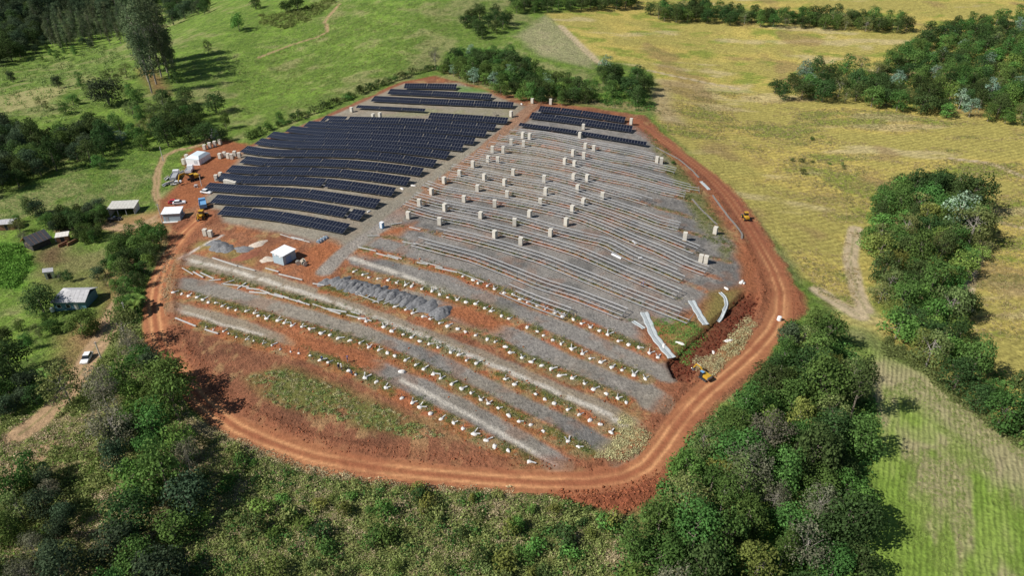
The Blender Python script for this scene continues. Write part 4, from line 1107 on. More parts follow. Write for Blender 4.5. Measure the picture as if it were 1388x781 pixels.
def loader(px, py, rz, label, sc=1.0, backhoe=False):
    p = gpt(px, py); root = thing('wheel_loader', p, rz, label, 'loader', 'yellow wheeled loaders', (sc, sc, sc))
    MB().box((-.9, 0, 1.35), (2.3, 1.5, .9)).build('engine_housing', M_YEL, root, .12); MB().box((.9, 0, 1.05), (1.6, 1.0, .6)).build('front_frame', M_YEL, root, .06)
    c = MB().box((.15, 0, 2.2), (1.3, 1.35, 1.3)).build('cab', M_CARGL, root, .06); MB().box((.15, 0, 2.9), (1.45, 1.5, .1)).build('cab_roof', M_YEL, c)
    for x in (-1.35, 1.4):
        for y in (-.95, .95): wheel(root, x, y, .68, .5, M_YEL)
    for y in (-.45, .45): MB().bar((.9, y, 1.55), (2.5, y, .75), .16, .3).build('lift_arm', M_YEL, root)
    MB().prism([(2.35, .15), (2.3, 1.0), (2.45, 1.05), (2.65, .45), (3.25, .12), (3.2, .05)], -1.15, 1.15).build('bucket', M_DSTEEL, root)
    if backhoe:
        MB().bar((-2.0, 0, 1.2), (-2.7, .1, 3.0), .25, .35).build('rear_boom', M_YEL, root); MB().bar((-2.7, .1, 3.0), (-3.4, .15, 1.2), .2, .28).build('rear_arm', M_YEL, root)
        MB().prism([(-3.2, 1.2), (-3.6, 1.2), (-3.5, .6), (-3.0, .7)], -.25, .45).build('rear_bucket', M_DSTEEL, root)
loader(1010.5, 297, heading((1014,302),(1004,288)), 'yellow loader driving on the red track beside the crop field', .85)
loader(274.5, 296, heading((270,300),(278,290)), 'yellow backhoe loader on the red entrance track', 1.0, True)

# small containers, tanks and drums
p = gpt(518, 309); root = thing('blue_cabinet', p, R(-25), 'blue and white portable cabinet at the aisle edge', 'cabinet')
MB().box((0, 0, .9), (1.1, 1.1, 1.9)).build('shell', M_CBLUE, root, .04); MB().box((0, -.57, .95), (.7, .04, 1.6)).build('door', M_CWHITE, root); MB().box((0, 0, 1.9), (1.15, 1.15, .1)).build('lid', M_CWHITE, root)
p = gpt(437, 326); root = thing('steel_trough', p, heading((430,328),(446,318)), 'long blue-grey rounded tank lying below the last panel row', 'tank')
b = MB(); V = []; n = 9
for x in (-1.9, 1.9):
    for k in range(n):
        q = math.pi * k / (n - 1); V.append((x, math.cos(q) * .75, math.sin(q) * .75))
MB().add(V, [(k, k + 1, n + k + 1, n + k) for k in range(n - 1)] + [tuple(range(n)), tuple(range(2*n-1, n-1, -1)), (0, n, 2*n-1, n-1)]).build('shell', mat('blue_grey_metal', (.25, .33, .40), .4, .3), root)
for x in (-1.2, 0, 1.2): MB().box((x, 0, .35), (.1, 1.56, .7)).build('band', M_STEEL, root)
for k, (px, py, rz) in enumerate([(404.5, 359, .4), (411, 357, -.3), (413, 360.5, .9)]):
    p = gpt(px, py); root = thing('cable_drum', p, rz, 'cable drum %s beside the hut door' % ['left', 'at the back', 'right'][k], 'drum', 'cable drums')
    for y in (-.4, .4): MB().cyl((0, y - .04, .7), (0, y + .04, .7), .7, .7, 18).build('flange', mat('pale_board', (.6, .55, .45), .9), root)
    MB().cyl((0, -.36, .7), (0, .36, .7), .42, .42, 16).build('cable_winding', M_TYRE if k else M_GREY, root)
p = gpt(1056, 434); root = thing('water_tank', p, 0, 'white water tank at the wood edge beside the red track', 'tank')
MB().cyl((0, 0, 0), (0, 0, 1.0), .6, .52, 18).build('shell', M_WHITE, root); MB().cyl((0, 0, 1.0), (0, 0, 1.15), .4, .25, 16).build('lid', M_WHITE, root)
p = gpt(1006, 384); root = thing('sack_pile', p, 0, 'white sacks piled at the end of a rack row by the track', 'sacks')
for k in range(5): 
    o = inst('sack', PADS[k], root, (random.uniform(-.5, .5), random.uniform(-.4, .4), .1 * k), k, .8)
for k, (px, py, lab) in enumerate([(545, 505, 'white upright sack beside the second footing row'), (900, 469, 'crumpled white sheet beside the long drain chute'), (922, 466, 'white debris on the green patch above the trench'), (868, 350, 'white bundle on gravel in the rack rows'),
                                   (985, 392, 'pale debris beside the curved drain chute'), (988, 463, 'white litter on the bank beside the trench'), (968, 473, 'pale litter above the small excavator'), (560, 252, 'pale cardboard at the aisle end of a panel row'), (500, 287, 'pale cardboard heap beside the lower aisle'), (545, 256, 'pale cardboard pieces beside the aisle'), (625, 204, 'white cardboard scrap beside the upper aisle'), (707, 141, 'white flat sheet at the far aisle end')]):
    p = gpt(px, py); o = inst('debris', PADS[k % 6], None, p, k * 1.3, (random.uniform(1.0, 1.9), random.uniform(.7, 1.0), random.uniform(1, 3) if k == 0 else 1)); tag(o, lab, 'debris', 'pale scraps left on the site')
# loose panels and frames on the ground
for k, (a, b2, lab) in enumerate([((862,331),(857,327),'white folded sheet lying on gravel in the rack rows'), ((829,345),(842,351),'white flat beam lying below a rack in the middle rows')]):
    beam(a, b2, .5, lab, .1, 0, M_WHITE, 'white sheets on the gravel')
p = gpt(670, 157); root = thing('loose_panels', p, R(10), 'two loose dark solar panels leaning beside the far aisle crate', 'solar panels')
for k in (0, 1): MB().box((k * .9, k * .2, .95), (.05, 1.2, 2.0), Matrix.Rotation(R(-28 - 6 * k), 3, 'Y')).build('module', M_GLASS, root)

for k, (px, py, L_, rz, lab) in enumerate([(226,251,3.5,1.2,'dark steel bundle at the grass edge of the works yard'), (231,249,3.0,.9,'pale steel bundle beside the flatbed truck'), (236,251,2.5,.4,'rusty scrap bundle in front of the flatbed truck'), (242,248,2.6,.2,'mixed scrap pile right of the flatbed truck'),
        (246,236,3.0,1.0,'grey covered pile between the flatbed and the white truck'), (228,243,3.0,1.3,'tall grey pallet stack left of the flatbed truck'), (266,254,1.4,.3,'small pale box near the marker pole'), (296,245,2.4,.2,'pale board stack at the panel row end')]):
    p = gpt(px, py); root = thing('material_bundle', p, rz, lab, 'bundle', 'bundles of material in the works yard'); r2 = random.Random(k)
    for q in range(7):
        MB().bar((-L_ / 2 * r2.uniform(.7, 1), r2.uniform(-.6, .6), .12 + .13 * q), (L_ / 2 * r2.uniform(.7, 1), r2.uniform(-.6, .6), .12 + .13 * q + r2.uniform(0, .1)), r2.uniform(.15, .5), .12).build('bar', [M_GREY, M_STEEL, M_CARD2, M_WHITE, M_DSTEEL][(k + q * (k % 3)) % 5], root)
# ------------------------------------------------------------------ people
def person(px, py, rz, shirt, trousers, hat, label, pose='stand'):
    p = gpt(px, py); root = thing('person', (p.x, p.y, p.z - .02), rz, label, 'person', 'workers on the site')
    if pose == 'bend':
        J = {'pel': (0, 0, .92), 'ch': (0, -.3, 1.22), 'nk': (0, -.45, 1.34), 'hd': (0, -.53, 1.42), 'ht': (0, -.58, 1.56)}
        arms = [[(s*.19, -.40, 1.26), (s*.24, -.5, .98), (s*.18, -.58, .75)] for s in (-1, 1)]
    else:
        J = {'pel': (0, 0, .95), 'ch': (0, 0, 1.3), 'nk': (0, 0, 1.48), 'hd': (0, -.02, 1.58), 'ht': (0, -.02, 1.72)}
        arms = [[(s*.2, 0, 1.4), (s*.27, .02, 1.12), (s*.24, -.14, .9)] for s in (-1, 1)]
    V = [J['pel'], J['ch'], J['nk'], J['hd'], J['ht']]; E = [(0, 1), (1, 2), (2, 3), (3, 4)]; Rr = [.15, .17, .06, .10, .09]
    for a in arms:
        i = len(V); V += a; E += [(1, i), (i, i+1), (i+1, i+2)]; Rr += [.065, .05, .035]
        h = Vector(a[2]); 
        V.append(tuple(h + Vector((0, -.03, -.09)))); E.append((i+2, i+3)); Rr.append(.03)
    for s in (-1, 1):
        i = len(V); V += [(s*.1, 0, .88), (s*.12, -.03, .48), (s*.13, .02, .08), (s*.14, -.16, .05)]; E += [(0, i), (i, i+1), (i+1, i+2), (i+2, i+3)]; Rr += [.1, .07, .05, .045]
    me = bpy.data.meshes.new('body'); me.from_pydata(V, E, []); me.update()
    o = inst('body', me, root); sk = o.modifiers.new('skin', 'SKIN')
    for k, sv in enumerate(me.skin_vertices[0].data): sv.radius = (Rr[k], Rr[k]); sv.use_root = (k == 0)
    o.modifiers.new('sub', 'SUBSURF').levels = 1; o.modifiers['sub'].render_levels = 2
    m = bpy.data.materials.new('clothing'); m.use_nodes = True; nt = m.node_tree
    g = nt.nodes.new('ShaderNodeTexCoord'); sp = nt.nodes.new('ShaderNodeSeparateXYZ'); nt.links.new(g.outputs['Object'], sp.inputs[0])
    cr = nt.nodes.new('ShaderNodeValToRGB'); cr.color_ramp.interpolation = 'CONSTANT'
    mr = nt.nodes.new('ShaderNodeMath'); mr.operation = 'DIVIDE'; mr.inputs[1].default_value = 2.0; nt.links.new(sp.outputs['Z'], mr.inputs[0]); nt.links.new(mr.outputs[0], cr.inputs['Fac'])
    el = cr.color_ramp.elements; el[0].position = 0; el[0].color = (.03, .025, .02, 1); el[1].position = .05; el[1].color = (*trousers, 1)
    e = el.new(.47); e.color = (*shirt, 1); e = el.new(.72 if pose == 'stand' else .66); e.color = (.42, .26, .18, 1)
    nt.links.new(cr.outputs['Color'], nt.nodes['Principled BSDF'].inputs['Base Color']); nt.nodes['Principled BSDF'].inputs['Roughness'].default_value = .9
    me.materials.append(m)
    hx, hy, hz = J['ht']
    b = MB().cyl((hx, hy, hz - .02), (hx, hy, hz + .09), .125, .08, 14); b.cyl((hx, hy - .03, hz - .03), (hx, hy - .03, hz - .01), .17, .17, 14)
    b.build('hard_hat', mat('hat_' + ('white' if hat else 'blue'), (.8, .8, .78) if hat else (.08, .15, .45), .5), root)
navy, grey, white_ = (.03, .04, .10), (.18, .19, .21), (.6, .62, .64)
person(459.5, 501, .8, navy, navy, 1, 'worker in dark blue, leftmost of the pair at the front footings')
person(463.5, 502, -1.2, white_, navy, 1, 'worker in pale shirt, right of the pair at the front footings')
person(471.5, 491.5, 2.0, navy, grey, 0, 'worker in dark clothes standing alone behind the front footings')
person(477.5, 508.5, -.5, (.35, .42, .55), navy, 1, 'worker in light blue shirt bending at a front footing', 'bend')
person(437, 489, .3, navy, navy, 0, 'worker in dark clothes crouched over a left front footing', 'bend')
person(869, 388, 1.0, (.05, .05, .08), navy, 0, 'worker in black inside the lower rack rows, left one', 'bend')
person(871.5, 389.5, 2.2, (.10, .09, .14), navy, 0, 'worker in dark clothes inside the lower rack rows, right one')

# ------------------------------------------------------------------ vegetation
def leaf_mat(name, col, transl=.28, var=.30):
    m = bpy.data.materials.new(name); m.use_nodes = True; nt = m.node_tree; N = nt.nodes; L = nt.links
    N.remove(N['Principled BSDF']); out = N['Material Output']
    at = N.new('ShaderNodeAttribute'); at.attribute_name = 'Col'
    oi = N.new('ShaderNodeObjectInfo')
    mr = N.new('ShaderNodeMapRange'); mr.inputs['To Min'].default_value = 1 - var; mr.inputs['To Max'].default_value = 1 + var; L.new(oi.outputs['Random'], mr.inputs['Value'])
    hs = N.new('ShaderNodeHueSaturation'); hs.inputs['Color'].default_value = (*col, 1)
    h2 = N.new('ShaderNodeMath'); h2.operation = 'MULTIPLY'; h2.inputs[1].default_value = 7.31; L.new(oi.outputs['Random'], h2.inputs[0])
    h3 = N.new('ShaderNodeMath'); h3.operation = 'FRACT'; L.new(h2.outputs[0], h3.inputs[0])
    hm = N.new('ShaderNodeMapRange'); hm.inputs['To Min'].default_value = .468; hm.inputs['To Max'].default_value = .525; L.new(h3.outputs[0], hm.inputs['Value'])
    L.new(hm.outputs['Result'], hs.inputs['Hue']); L.new(mr.outputs['Result'], hs.inputs['Value'])
    mx = N.new('ShaderNodeVectorMath'); mx.operation = 'MULTIPLY'; L.new(hs.outputs['Color'], mx.inputs[0]); L.new(at.outputs['Color'], mx.inputs[1])
    df = N.new('ShaderNodeBsdfDiffuse'); tr = N.new('ShaderNodeBsdfTranslucent'); mix_ = N.new('ShaderNodeMixShader'); mix_.inputs['Fac'].default_value = transl
    L.new(mx.outputs['Vector'], df.inputs['Color']); L.new(mx.outputs['Vector'], tr.inputs['Color'])
    L.new(df.outputs[0], mix_.inputs[1]); L.new(tr.outputs[0], mix_.inputs[2]); L.new(mix_.outputs[0], out.inputs['Surface'])
    return m
LM = {'dark': leaf_mat('dark_leaves', (.062, .104, .034)), 'mid': leaf_mat('green_leaves', (.098, .180, .046)), 'bright': leaf_mat('bright_leaves', (.135, .245, .056)),
      'olive': leaf_mat('olive_leaves', (.165, .205, .070)), 'grey': leaf_mat('thin_grey_leaves', (.20, .20, .125)), 'pale': leaf_mat('silvery_leaves', (.22, .33, .22)),
      'euc': leaf_mat('eucalyptus_leaves', (.120, .155, .078)), 'scrub': leaf_mat('scrub_leaves', (.245, .295, .098), .25, .1), 'straw': leaf_mat('dry_grass', (.48, .43, .24), .25, .1),
      'crop': leaf_mat('crop_leaves', (.36, .32, .145), .25, .1), 'lime': leaf_mat('thicket_leaves', (.12, .28, .050), .25, .1), 'shade': leaf_mat('blue_green_leaves', (.068, .102, .054)),
      'yellow': leaf_mat('yellow_green_leaves', (.20, .235, .060)), 'seed': leaf_mat('seedling_leaves', (.19, .29, .075), .25, .1), 'sedge': leaf_mat('tussock_grass', (.15, .20, .062), .25, .1)}
M_BARK = mat('grey_bark', (.20, .17, .13), .95, 0, .25, 3.0); M_PBARK = mat('pale_bark', (.30, .27, .23), .9, 0, .2, 3.0)

def cards(P, Nn, size, g, aspect=1.0, spread=.75):
    """quads at P facing roughly Nn, as arrays"""
    n = len(P); d = g.normal(size=(n, 3)); Nn = Nn / (np.linalg.norm(Nn, axis=1, keepdims=True) + 1e-9)
    nn = Nn + d * spread; nn /= np.linalg.norm(nn, axis=1, keepdims=True) + 1e-9
    t = np.cross(nn, g.normal(size=(n, 3))); t /= np.linalg.norm(t, axis=1, keepdims=True) + 1e-9
    b = np.cross(nn, t); s = (size * g.uniform(.6, 1.35, n))[:, None]
    V = np.stack([P - t * s * .5, P - b * s * .5 * aspect, P + t * s * .5, P + b * s * .5 * aspect], 1).reshape(-1, 3)
    F = np.arange(4 * n).reshape(n, 4)
    return V, F

def crown_mesh(name, seed, shape, nl, leaf, r, h0, h1, lobe, material, dens=1.0, flat=.8):
    """crown of lobes: radius r, from height h0 to h1"""
    g = np.random.default_rng(seed); Vs = []; Cs = []; Ns = []
    L = []
    tries = 0
    while len(L) < nl and tries < 4000:
        tries += 1
        q = g.uniform(-1, 1, 3)
        if shape == 'dome':
            rr_ = q[0]**2 + q[1]**2 + (max(0.0, q[2] + .25) / 1.25)**2; ok = .30 < rr_ < (1 if q[2] > -.5 else .8)
        elif shape == 'cone': ok = math.hypot(q[0], q[1]) < (1 - (q[2] + 1) / 2) * .85 + .15
        elif shape == 'flat': ok = math.hypot(q[0], q[1]) < 1 and abs(q[2]) < .6
        else: ok = math.hypot(q[0], q[1]) < 1 - .25 * abs(q[2])
        if not ok: continue
        L.append((q[0] * (r - lobe * .6), q[1] * (r - lobe * .6), h0 + lobe * .5 + (q[2] + 1) / 2 * max(.1, h1 - h0 - lobe)))
    tone0 = g.uniform(.75, 1.25, len(L))
    for c, tn in zip(L, tone0):
        lr = lobe * g.uniform(.7, 1.25); n = int(dens * 4.2 * lr * lr / leaf / leaf)
        u = g.normal(size=(n, 3)); u /= np.linalg.norm(u, axis=1, keepdims=True); u[:, 2] = np.where(u[:, 2] < -.35, -u[:, 2], u[:, 2])
        rad = lr * g.uniform(.72, 1.08, n) * (1 + .18 * np.sin(u[:, 0] * 5 + c[0]) * np.sin(u[:, 1] * 5 + c[1]))
        P = np.array(c) + u * rad[:, None] * np.array([1, 1, flat])
        V, F = cards(P, u + np.array([0, 0, .2]), leaf, g, .75, .5)
        nn = u + np.array([0, 0, .25]) + g.normal(size=u.shape) * .38; nn /= np.linalg.norm(nn, axis=1, keepdims=True); Ns.append(np.repeat(nn, 4, 0))
        Vs.append(V); Cs.append(np.repeat((tn * g.uniform(.7, 1.3, n))[:, None] * np.ones((1, 3)), 4, 0))
    V = np.concatenate(Vs); C = np.concatenate(Cs); F = np.arange(len(V)).reshape(-1, 4)
    me = np_mesh(name, V, F, C); me.materials.append(material); return me, L

def trunk_mesh(name, L, h, r0, material, seed, lean=0, show=1.0):
    g = random.Random(seed); b = MB(); tx, ty = g.uniform(-lean, lean), g.uniform(-lean, lean)
    P = [Vector((0, 0, -.4)), Vector((tx * .4, ty * .4, h * .35)), Vector((tx, ty, h * .8))]
    b.cyl(P[0], P[1], r0, r0 * .75, 8); b.cyl(P[1], P[2], r0 * .75, r0 * .35, 8)
    for c in L[:int(len(L) * show)]:
        s = P[1].lerp(P[2], g.uniform(.0, .95)); b.cyl(s, Vector(c), r0 * .3, r0 * .08, 5, False)
    o = b.build(name, material); me = o.data; bpy.data.objects.remove(o); return me

KINDS = {}   # kind -> list of (crown mesh, trunk mesh, height)
def kind(k, variants):
    out = []
    for i, a in enumerate(variants):
        sh, nl, leaf, r, h0, h1, lobe, lm, dens, tr, bark, show = a
        cm, L = crown_mesh('crown', hash((k, i)) % 9973 if False else 100 * len(KINDS) + i, sh, nl, leaf, r, h0, h1, lobe, LM[lm], dens)
        out.append((cm, trunk_mesh('trunk', L, h1 * .85, tr, bark, i, r * .12, show), h1, r))
    KINDS[k] = out
kind('dark', [('dome', 30, .42, 3.8, .2, 8.6, 1.6, 'dark', 1.15, .24, M_BARK, .3), ('dome', 34, .42, 4.4, .2, 9.0, 1.75, 'dark', 1.15, .26, M_BARK, .3)])
kind('shade', [('dome', 30, .42, 3.9, .2, 8.8, 1.65, 'shade', 1.15, .24, M_BARK, .3)])
kind('mid', [('dome', 30, .42, 3.8, .2, 8.2, 1.55, 'mid', 1.15, .22, M_BARK, .3), ('dome', 34, .42, 4.5, .2, 9.0, 1.75, 'mid', 1.15, .26, M_BARK, .3), ('round', 26, .40, 3.2, .3, 9.2, 1.45, 'mid', 1.15, .2, M_BARK, .3)])
kind('bright', [('dome', 28, .42, 3.7, .2, 7.4, 1.5, 'bright', 1.15, .2, M_BARK, .3), ('dome', 24, .45, 3.3, .2, 6.6, 1.45, 'bright', 1.15, .2, M_BARK, .3)])
kind('olive', [('dome', 32, .38, 4.3, .6, 9.2, 1.45, 'olive', .95, .22, M_PBARK, .5), ('dome', 30, .36, 3.9, .6, 8.6, 1.35, 'olive', .85, .2, M_BARK, .6)])
kind('grey', [('dome', 42, .28, 3.9, 1.6, 9.2, 1.15, 'grey', .75, .15, M_PBARK, .9), ('dome', 38, .26, 3.4, 1.4, 8.6, 1.05, 'grey', .65, .13, M_PBARK, .9)])
kind('pale', [('dome', 24, .40, 3.2, 1.5, 8.0, 1.2, 'pale', 1.0, .16, M_PBARK, .6)])
kind('euc', [('round', 70, .55, 4.2, 2.5, 30.0, 2.0, 'euc', .9, .34, M_PBARK, .5), ('round', 60, .55, 3.8, 4.0, 30.0, 1.9, 'euc', .85, .32, M_PBARK, .5)])
kind('shrub', [('dome', 12, .34, 1.6, .2, 2.3, .85, 'mid', 1.0, .07, M_BARK, .3), ('dome', 12, .34, 1.7, .2, 2.5, .85, 'dark', 1.0, .07, M_BARK, .3), ('dome', 10, .34, 1.5, .2, 2.1, .8, 'olive', .9, .07, M_BARK, .3)])
kind('bush', [('dome', 12, .34, 1.7, .15, 2.2, .85, 'bright', 1.0, .07, M_BARK, .3), ('dome', 14, .34, 1.9, .15, 2.6, .9, 'yellow', .9, .07, M_BARK, .3)])
kind('tuft', [('flat', 12, .32, 1.6, .1, 1.5, .8, 'scrub', .8, .06, M_BARK, .3)])
kind('tall', [('round', 26, .40, 2.5, 3.0, 12.0, 1.4, 'mid', 1.1, .2, M_PBARK, .4), ('round', 24, .40, 2.4, 3.5, 12.5, 1.3, 'dark', 1.1, .2, M_BARK, .4)])
kind('yellow', [('dome', 24, .38, 3.4, 1.4, 7.8, 1.4, 'yellow', 1.0, .2, M_BARK, .4)])
kind('ball', [('dome', 60, .34, 4.2, .3, 8.6, 1.3, 'mid', 1.4, .24, M_BARK, .2)])

def banana():
    g = np.random.default_rng(3); V = []; F = []; C = []
    for k in range(9):
        a = 2 * math.pi * k / 9 + g.uniform(-.3, .3); L = g.uniform(1.8, 2.6); w = .38
        pts = []
        for j in range(6):
            t = j / 5; rr = L * t; z = 1.7 + 1.3 * math.sin(t * 2.3) - .5 * t * t
            ww = w * math.sin(math.pi * min(1, .12 + t * .86)) + .03
            c = np.array([math.cos(a) * rr, math.sin(a) * rr, z]); s = np.array([-math.sin(a), math.cos(a), 0]) * ww
            pts += [c - s, c + np.array([0, 0, .06]), c + s]
        b0 = len(V); V += pts
        for j in range(5):
            for e in (0, 1): F.append((b0 + 3 * j + e, b0 + 3 * j + e + 1, b0 + 3 * j + 4 + e, b0 + 3 * j + 3 + e))
        C += [[1 + .3 * (k % 3 - 1)] * 3] * 18
    me = np_mesh('crown', np.array(V), np.array(F), np.array(C)); me.materials.append(LM['bright'])
    o = MB().cyl((0, 0, -.2), (0, 0, 1.9), .16, .1, 8).build('trunk', mat('green_stem', (.16, .2, .07), .8)); t = o.data; bpy.data.objects.remove(o)
    KINDS['banana'] = [(me, t, 3.0, 2.2)]
banana()

TREES = []
def tree(x, y, k, s, label, group, sz=None, name=None, cat='tree'):
    cm, tm, h, r = random.choice(KINDS[k])
    nm = name or {'shrub': 'shrub', 'banana': 'banana_plant', 'euc': 'eucalyptus_tree', 'grey': 'sparse_tree'}.get(k, 'broadleaf_tree')
    root = thing(nm, (x, y, gz(x, y) - .1), random.uniform(0, 6.28), label, cat, group, (s * random.uniform(.82, 1.2), s * random.uniform(.82, 1.2), sz or s * random.uniform(.75, 1.35)))
    inst('crown', cm, root); inst('trunk', tm, root)
    TREES.append((x, y, r * s)); return root
WORDS = {'dark': 'dark dense', 'shade': 'dark bluish', 'mid': 'mid green rounded', 'bright': 'bright green leafy', 'olive': 'yellowish olive', 'grey': 'sparse greyish', 'pale': 'silvery pale-leaved', 'euc': 'tall slender', 'shrub': 'low bushy', 'tall': 'tall narrow', 'yellow': 'yellow-green'}
PLACED = []
def project(x, y, z):
    p = R(PITCH); zz = z - CAM_H; dep = y * math.cos(p) - zz * math.sin(p); up = y * math.sin(p) + zz * math.cos(p)
    return IW / 2 + FPX * x / dep, IH / 2 - FPX * up / dep, dep
def wood(pts, kinds, spacing, smin, smax, where, group, seed, zo=5.0, maxn=400):
    """trees spread over the outline that their crowns fill in the photograph"""
    g = np.random.default_rng(seed); A = np.array(pts, float); Wp = gp(A[:, 0], A[:, 1], zo); lo, hi = Wp.min(0), Wp.max(0)
    W = g.uniform(lo, hi, (5000, 2)); W = W[inside(W[:, 0], W[:, 1], poly_zo(pts, zo))]
    placed = []; ks = [k for k, w in kinds for _ in range(w)]
    for x, y in W:
        s = g.uniform(smin, smax)
        if any((x - a) ** 2 + (y - b) ** 2 < (spacing * (s + c) / 2) ** 2 for a, b, c in placed): continue
        k = ks[g.integers(len(ks))]; h = KINDS[k][0][2] * s
        px, py, dep = project(x, y, float(hb(x, y)) + h * .6)
        if not (-60 < px < IW + 40 and -50 < py < IH + 70): continue
        placed.append((x, y, s))
        PLACED.append(dict(x=float(x), y=float(y), k=k, s=s * (.95 if k != 'euc' else .8), px=px, py=py, size=KINDS[k][0][3] * s / dep, where=where, group=group))
        if len(placed) >= maxn: break
    return placed
def poly_zo(pts, zo):
    P = list(pts) + [pts[0]]; A = np.array(P, float); out = []
    for a, b in zip(A[:-1], A[1:]):
        for k in range(4): out.append(a + (b - a) * k / 4)
    out = np.array(out); return gp(out[:, 0], out[:, 1], zo)

F1 = [(1062,440),(1110,434),(1150,448),(1170,500),(1184,560),(1180,640),(1174,781),(1174,860),(800,860),(835,781),(868,712),(888,682),(905,640),(940,592),(990,548),(1034,505),(1060,470)]
F2 = [(1176,292),(1206,244),(1290,238),(1335,270),(1335,330),(1308,370),(1312,440),(1330,490),(1388,525),(1440,560),(1425,590),(1350,548),(1292,502),(1235,462),(1200,428),(1184,350)]
F3 = [(1050,112),(1100,88),(1190,88),(1235,60),(1290,28),(1388,18),(1480,20),(1480,170),(1388,155),(1250,142),(1150,126),(1060,122)]
F3b = [(876,8),(940,2),(1060,14),(1100,14),(1225,22),(1232,34),(1100,28),(1000,24),(900,18)]
F4 = [(596,92),(622,68),(670,64),(720,84),(745,104),(795,108),(805,128),(770,132),(700,126),(650,106)]
F4b = [(812,98),(830,92),(872,100),(882,122),(860,134),(825,120)]
F6 = [(-40,170),(0,160),(60,178),(130,160),(150,182),(130,205),(80,215),(0,248),(-40,260)]
F7 = [(152,446),(174,440),(188,470),(218,500),(242,545),(252,600),(250,680),(245,781),(240,860),(140,860),(140,781),(150,650),(158,560),(154,500)]
wood(F1, [('dark', 3), ('mid', 5), ('bright', 3), ('olive', 2), ('grey', 2), ('shade', 1), ('tall', 3), ('yellow', 1)], 4.7, .75, 1.3, 'in the right foreground wood', 'trees of the right foreground wood', 1, 6.0, 200)
wood(F2, [('dark', 3), ('mid', 5), ('bright', 3), ('olive', 2), ('tall', 1), ('yellow', 1)], 4.6, .85, 1.35, 'in the crop field island', 'trees of the crop field island', 2, 5.5, 170)
wood(F3, [('dark', 6), ('mid', 5), ('bright', 2), ('olive', 1), ('pale', 1)], 5.6, .9, 1.5, 'in the upper right wood', 'trees of the upper right wood', 3, 5.0, 330)
wood(F3b, [('dark', 5), ('mid', 3), ('olive', 1)], 5.6, .9, 1.3, 'in the far hedge line', 'trees of the far hedge line', 4, 5.0, 220)
wood(F4, [('dark', 4), ('mid', 4), ('bright', 2), ('pale', 1)], 4.8, .7, 1.15, 'behind the far panels', 'trees behind the far panels', 5, 4.0, 100)
wood(F4b, [('dark', 4), ('mid', 2), ('bright', 1)], 5.5, .7, 1.2, 'in the far right clump', 'trees of the far right clump', 6, 4.0, 14)
wood([(628,28),(655,12),(695,18),(690,32),(645,46)], [('dark', 1)], 6.5, .9, 1.2, 'in the dark clump beyond the site', 'trees of the dark clump beyond the site', 7, 4.0, 12)
wood([(690,-6),(860,-6),(858,4),(700,9)], [('dark', 3), ('mid', 2)], 6, .9, 1.2, 'along the top edge of the crop field', 'trees along the top edge', 8, 4.0, 90)
wood(F6, [('shade', 4), ('dark', 4), ('mid', 1)], 5.5, .9, 1.35, 'in the dark left wood', 'trees of the dark left wood', 9, 5.0, 90)
wood(F7, [('shade', 3), ('dark', 3), ('mid', 4), ('bright', 1), ('grey', 1), ('olive', 1)], 4.7, .8, 1.35, 'in the left roadside wood', 'trees of the left foreground strip', 10, 6.0, 90)
wood([(-10,665),(50,625),(88,660),(100,781),(60,860),(-60,860)], [('grey', 2), ('mid', 3), ('shade', 2), ('olive', 2)], 5.5, .6, .95, 'in the lower left corner', 'trees of the lower left corner', 11, 3.0, 26)
wood([(212,135),(250,130),(275,165),(305,172),(300,186),(262,186),(230,190),(205,175)], [('dark', 4), ('mid', 2), ('olive', 1)], 6.0, .8, 1.2, 'above the works yard', 'trees above the works yard', 12, 4.0, 22)
wood([(150,150),(205,140),(205,175),(190,195),(155,190)], [('mid', 2), ('olive', 2), ('pale', 1)], 7.0, .7, 1.1, 'left of the yard clump', 'trees left of the works clump', 13, 4.0, 12)
wood([(-60,-10),(40,5),(60,25),(25,70),(-60,85)], [('shade', 3), ('dark', 2)], 5.6, 1.3, 1.9, 'in the far left wood', 'trees of the far left wood', 14, 7.0, 150)
wood([(38,15),(95,5),(140,8),(170,15),(172,40),(110,48),(50,54)], [('euc', 3), ('shade', 1)], 6.0, .62, .85, 'in the tall upper left line', 'tall trees at the upper left', 15, 10.0, 70)
wood([(222,2),(275,-5),(300,-8),(262,20),(232,30)], [('shade', 2), ('dark', 2)], 9, 1.3, 1.8, 'right of the tall eucalyptus', 'dark trees right of the eucalyptus', 16, 6.0, 12)
wood([(-80,-40),(200,-40),(215,0),(160,22),(90,12),(40,22),(-80,40)], [('shade', 3), ('euc', 1)], 6.5, 1.4, 2.2, 'on the far valley side', 'trees on the far valley side', 17, 6.0, 420)
wood([(150,335),(200,305),(222,318),(210,345),(198,372),(185,400),(168,430),(158,420),(170,385),(150,372)], [('mid', 4), ('dark', 3), ('bright', 2)], 4.6, .5, .85, 'between farm and site', 'trees between the farm and the site', 18, 2.5, 32)
wood([(78,288),(138,278),(140,298),(100,304),(62,304)], [('dark', 3), ('mid', 1), ('shade', 2)], 4.6, .5, .8, 'in the hedge left of the open shed', 'hedge trees left of the open shed', 19, 2.5, 22)
wood([(100,308),(135,305),(140,320),(112,326)], [('dark', 1), ('mid', 1)], 4.2, .45, .65, 'below the shed hedge', 'bushes below the shed hedge', 20, 2.0, 7)
wood([(-20,505),(30,516),(54,510),(48,534),(5,552),(-20,552)], [('dark', 3), ('shade', 2), ('mid', 1)], 4.6, .6, .9, 'in the left lane thicket', 'trees of the left lane thicket', 21, 3.0, 16)
wood([(45,66),(90,60),(110,72),(60,88)], [('mid', 2), ('shade', 1)], 8, .6, .9, 'on the upper left pasture', 'scattered upper left bushes', 22, 2.0, 8)
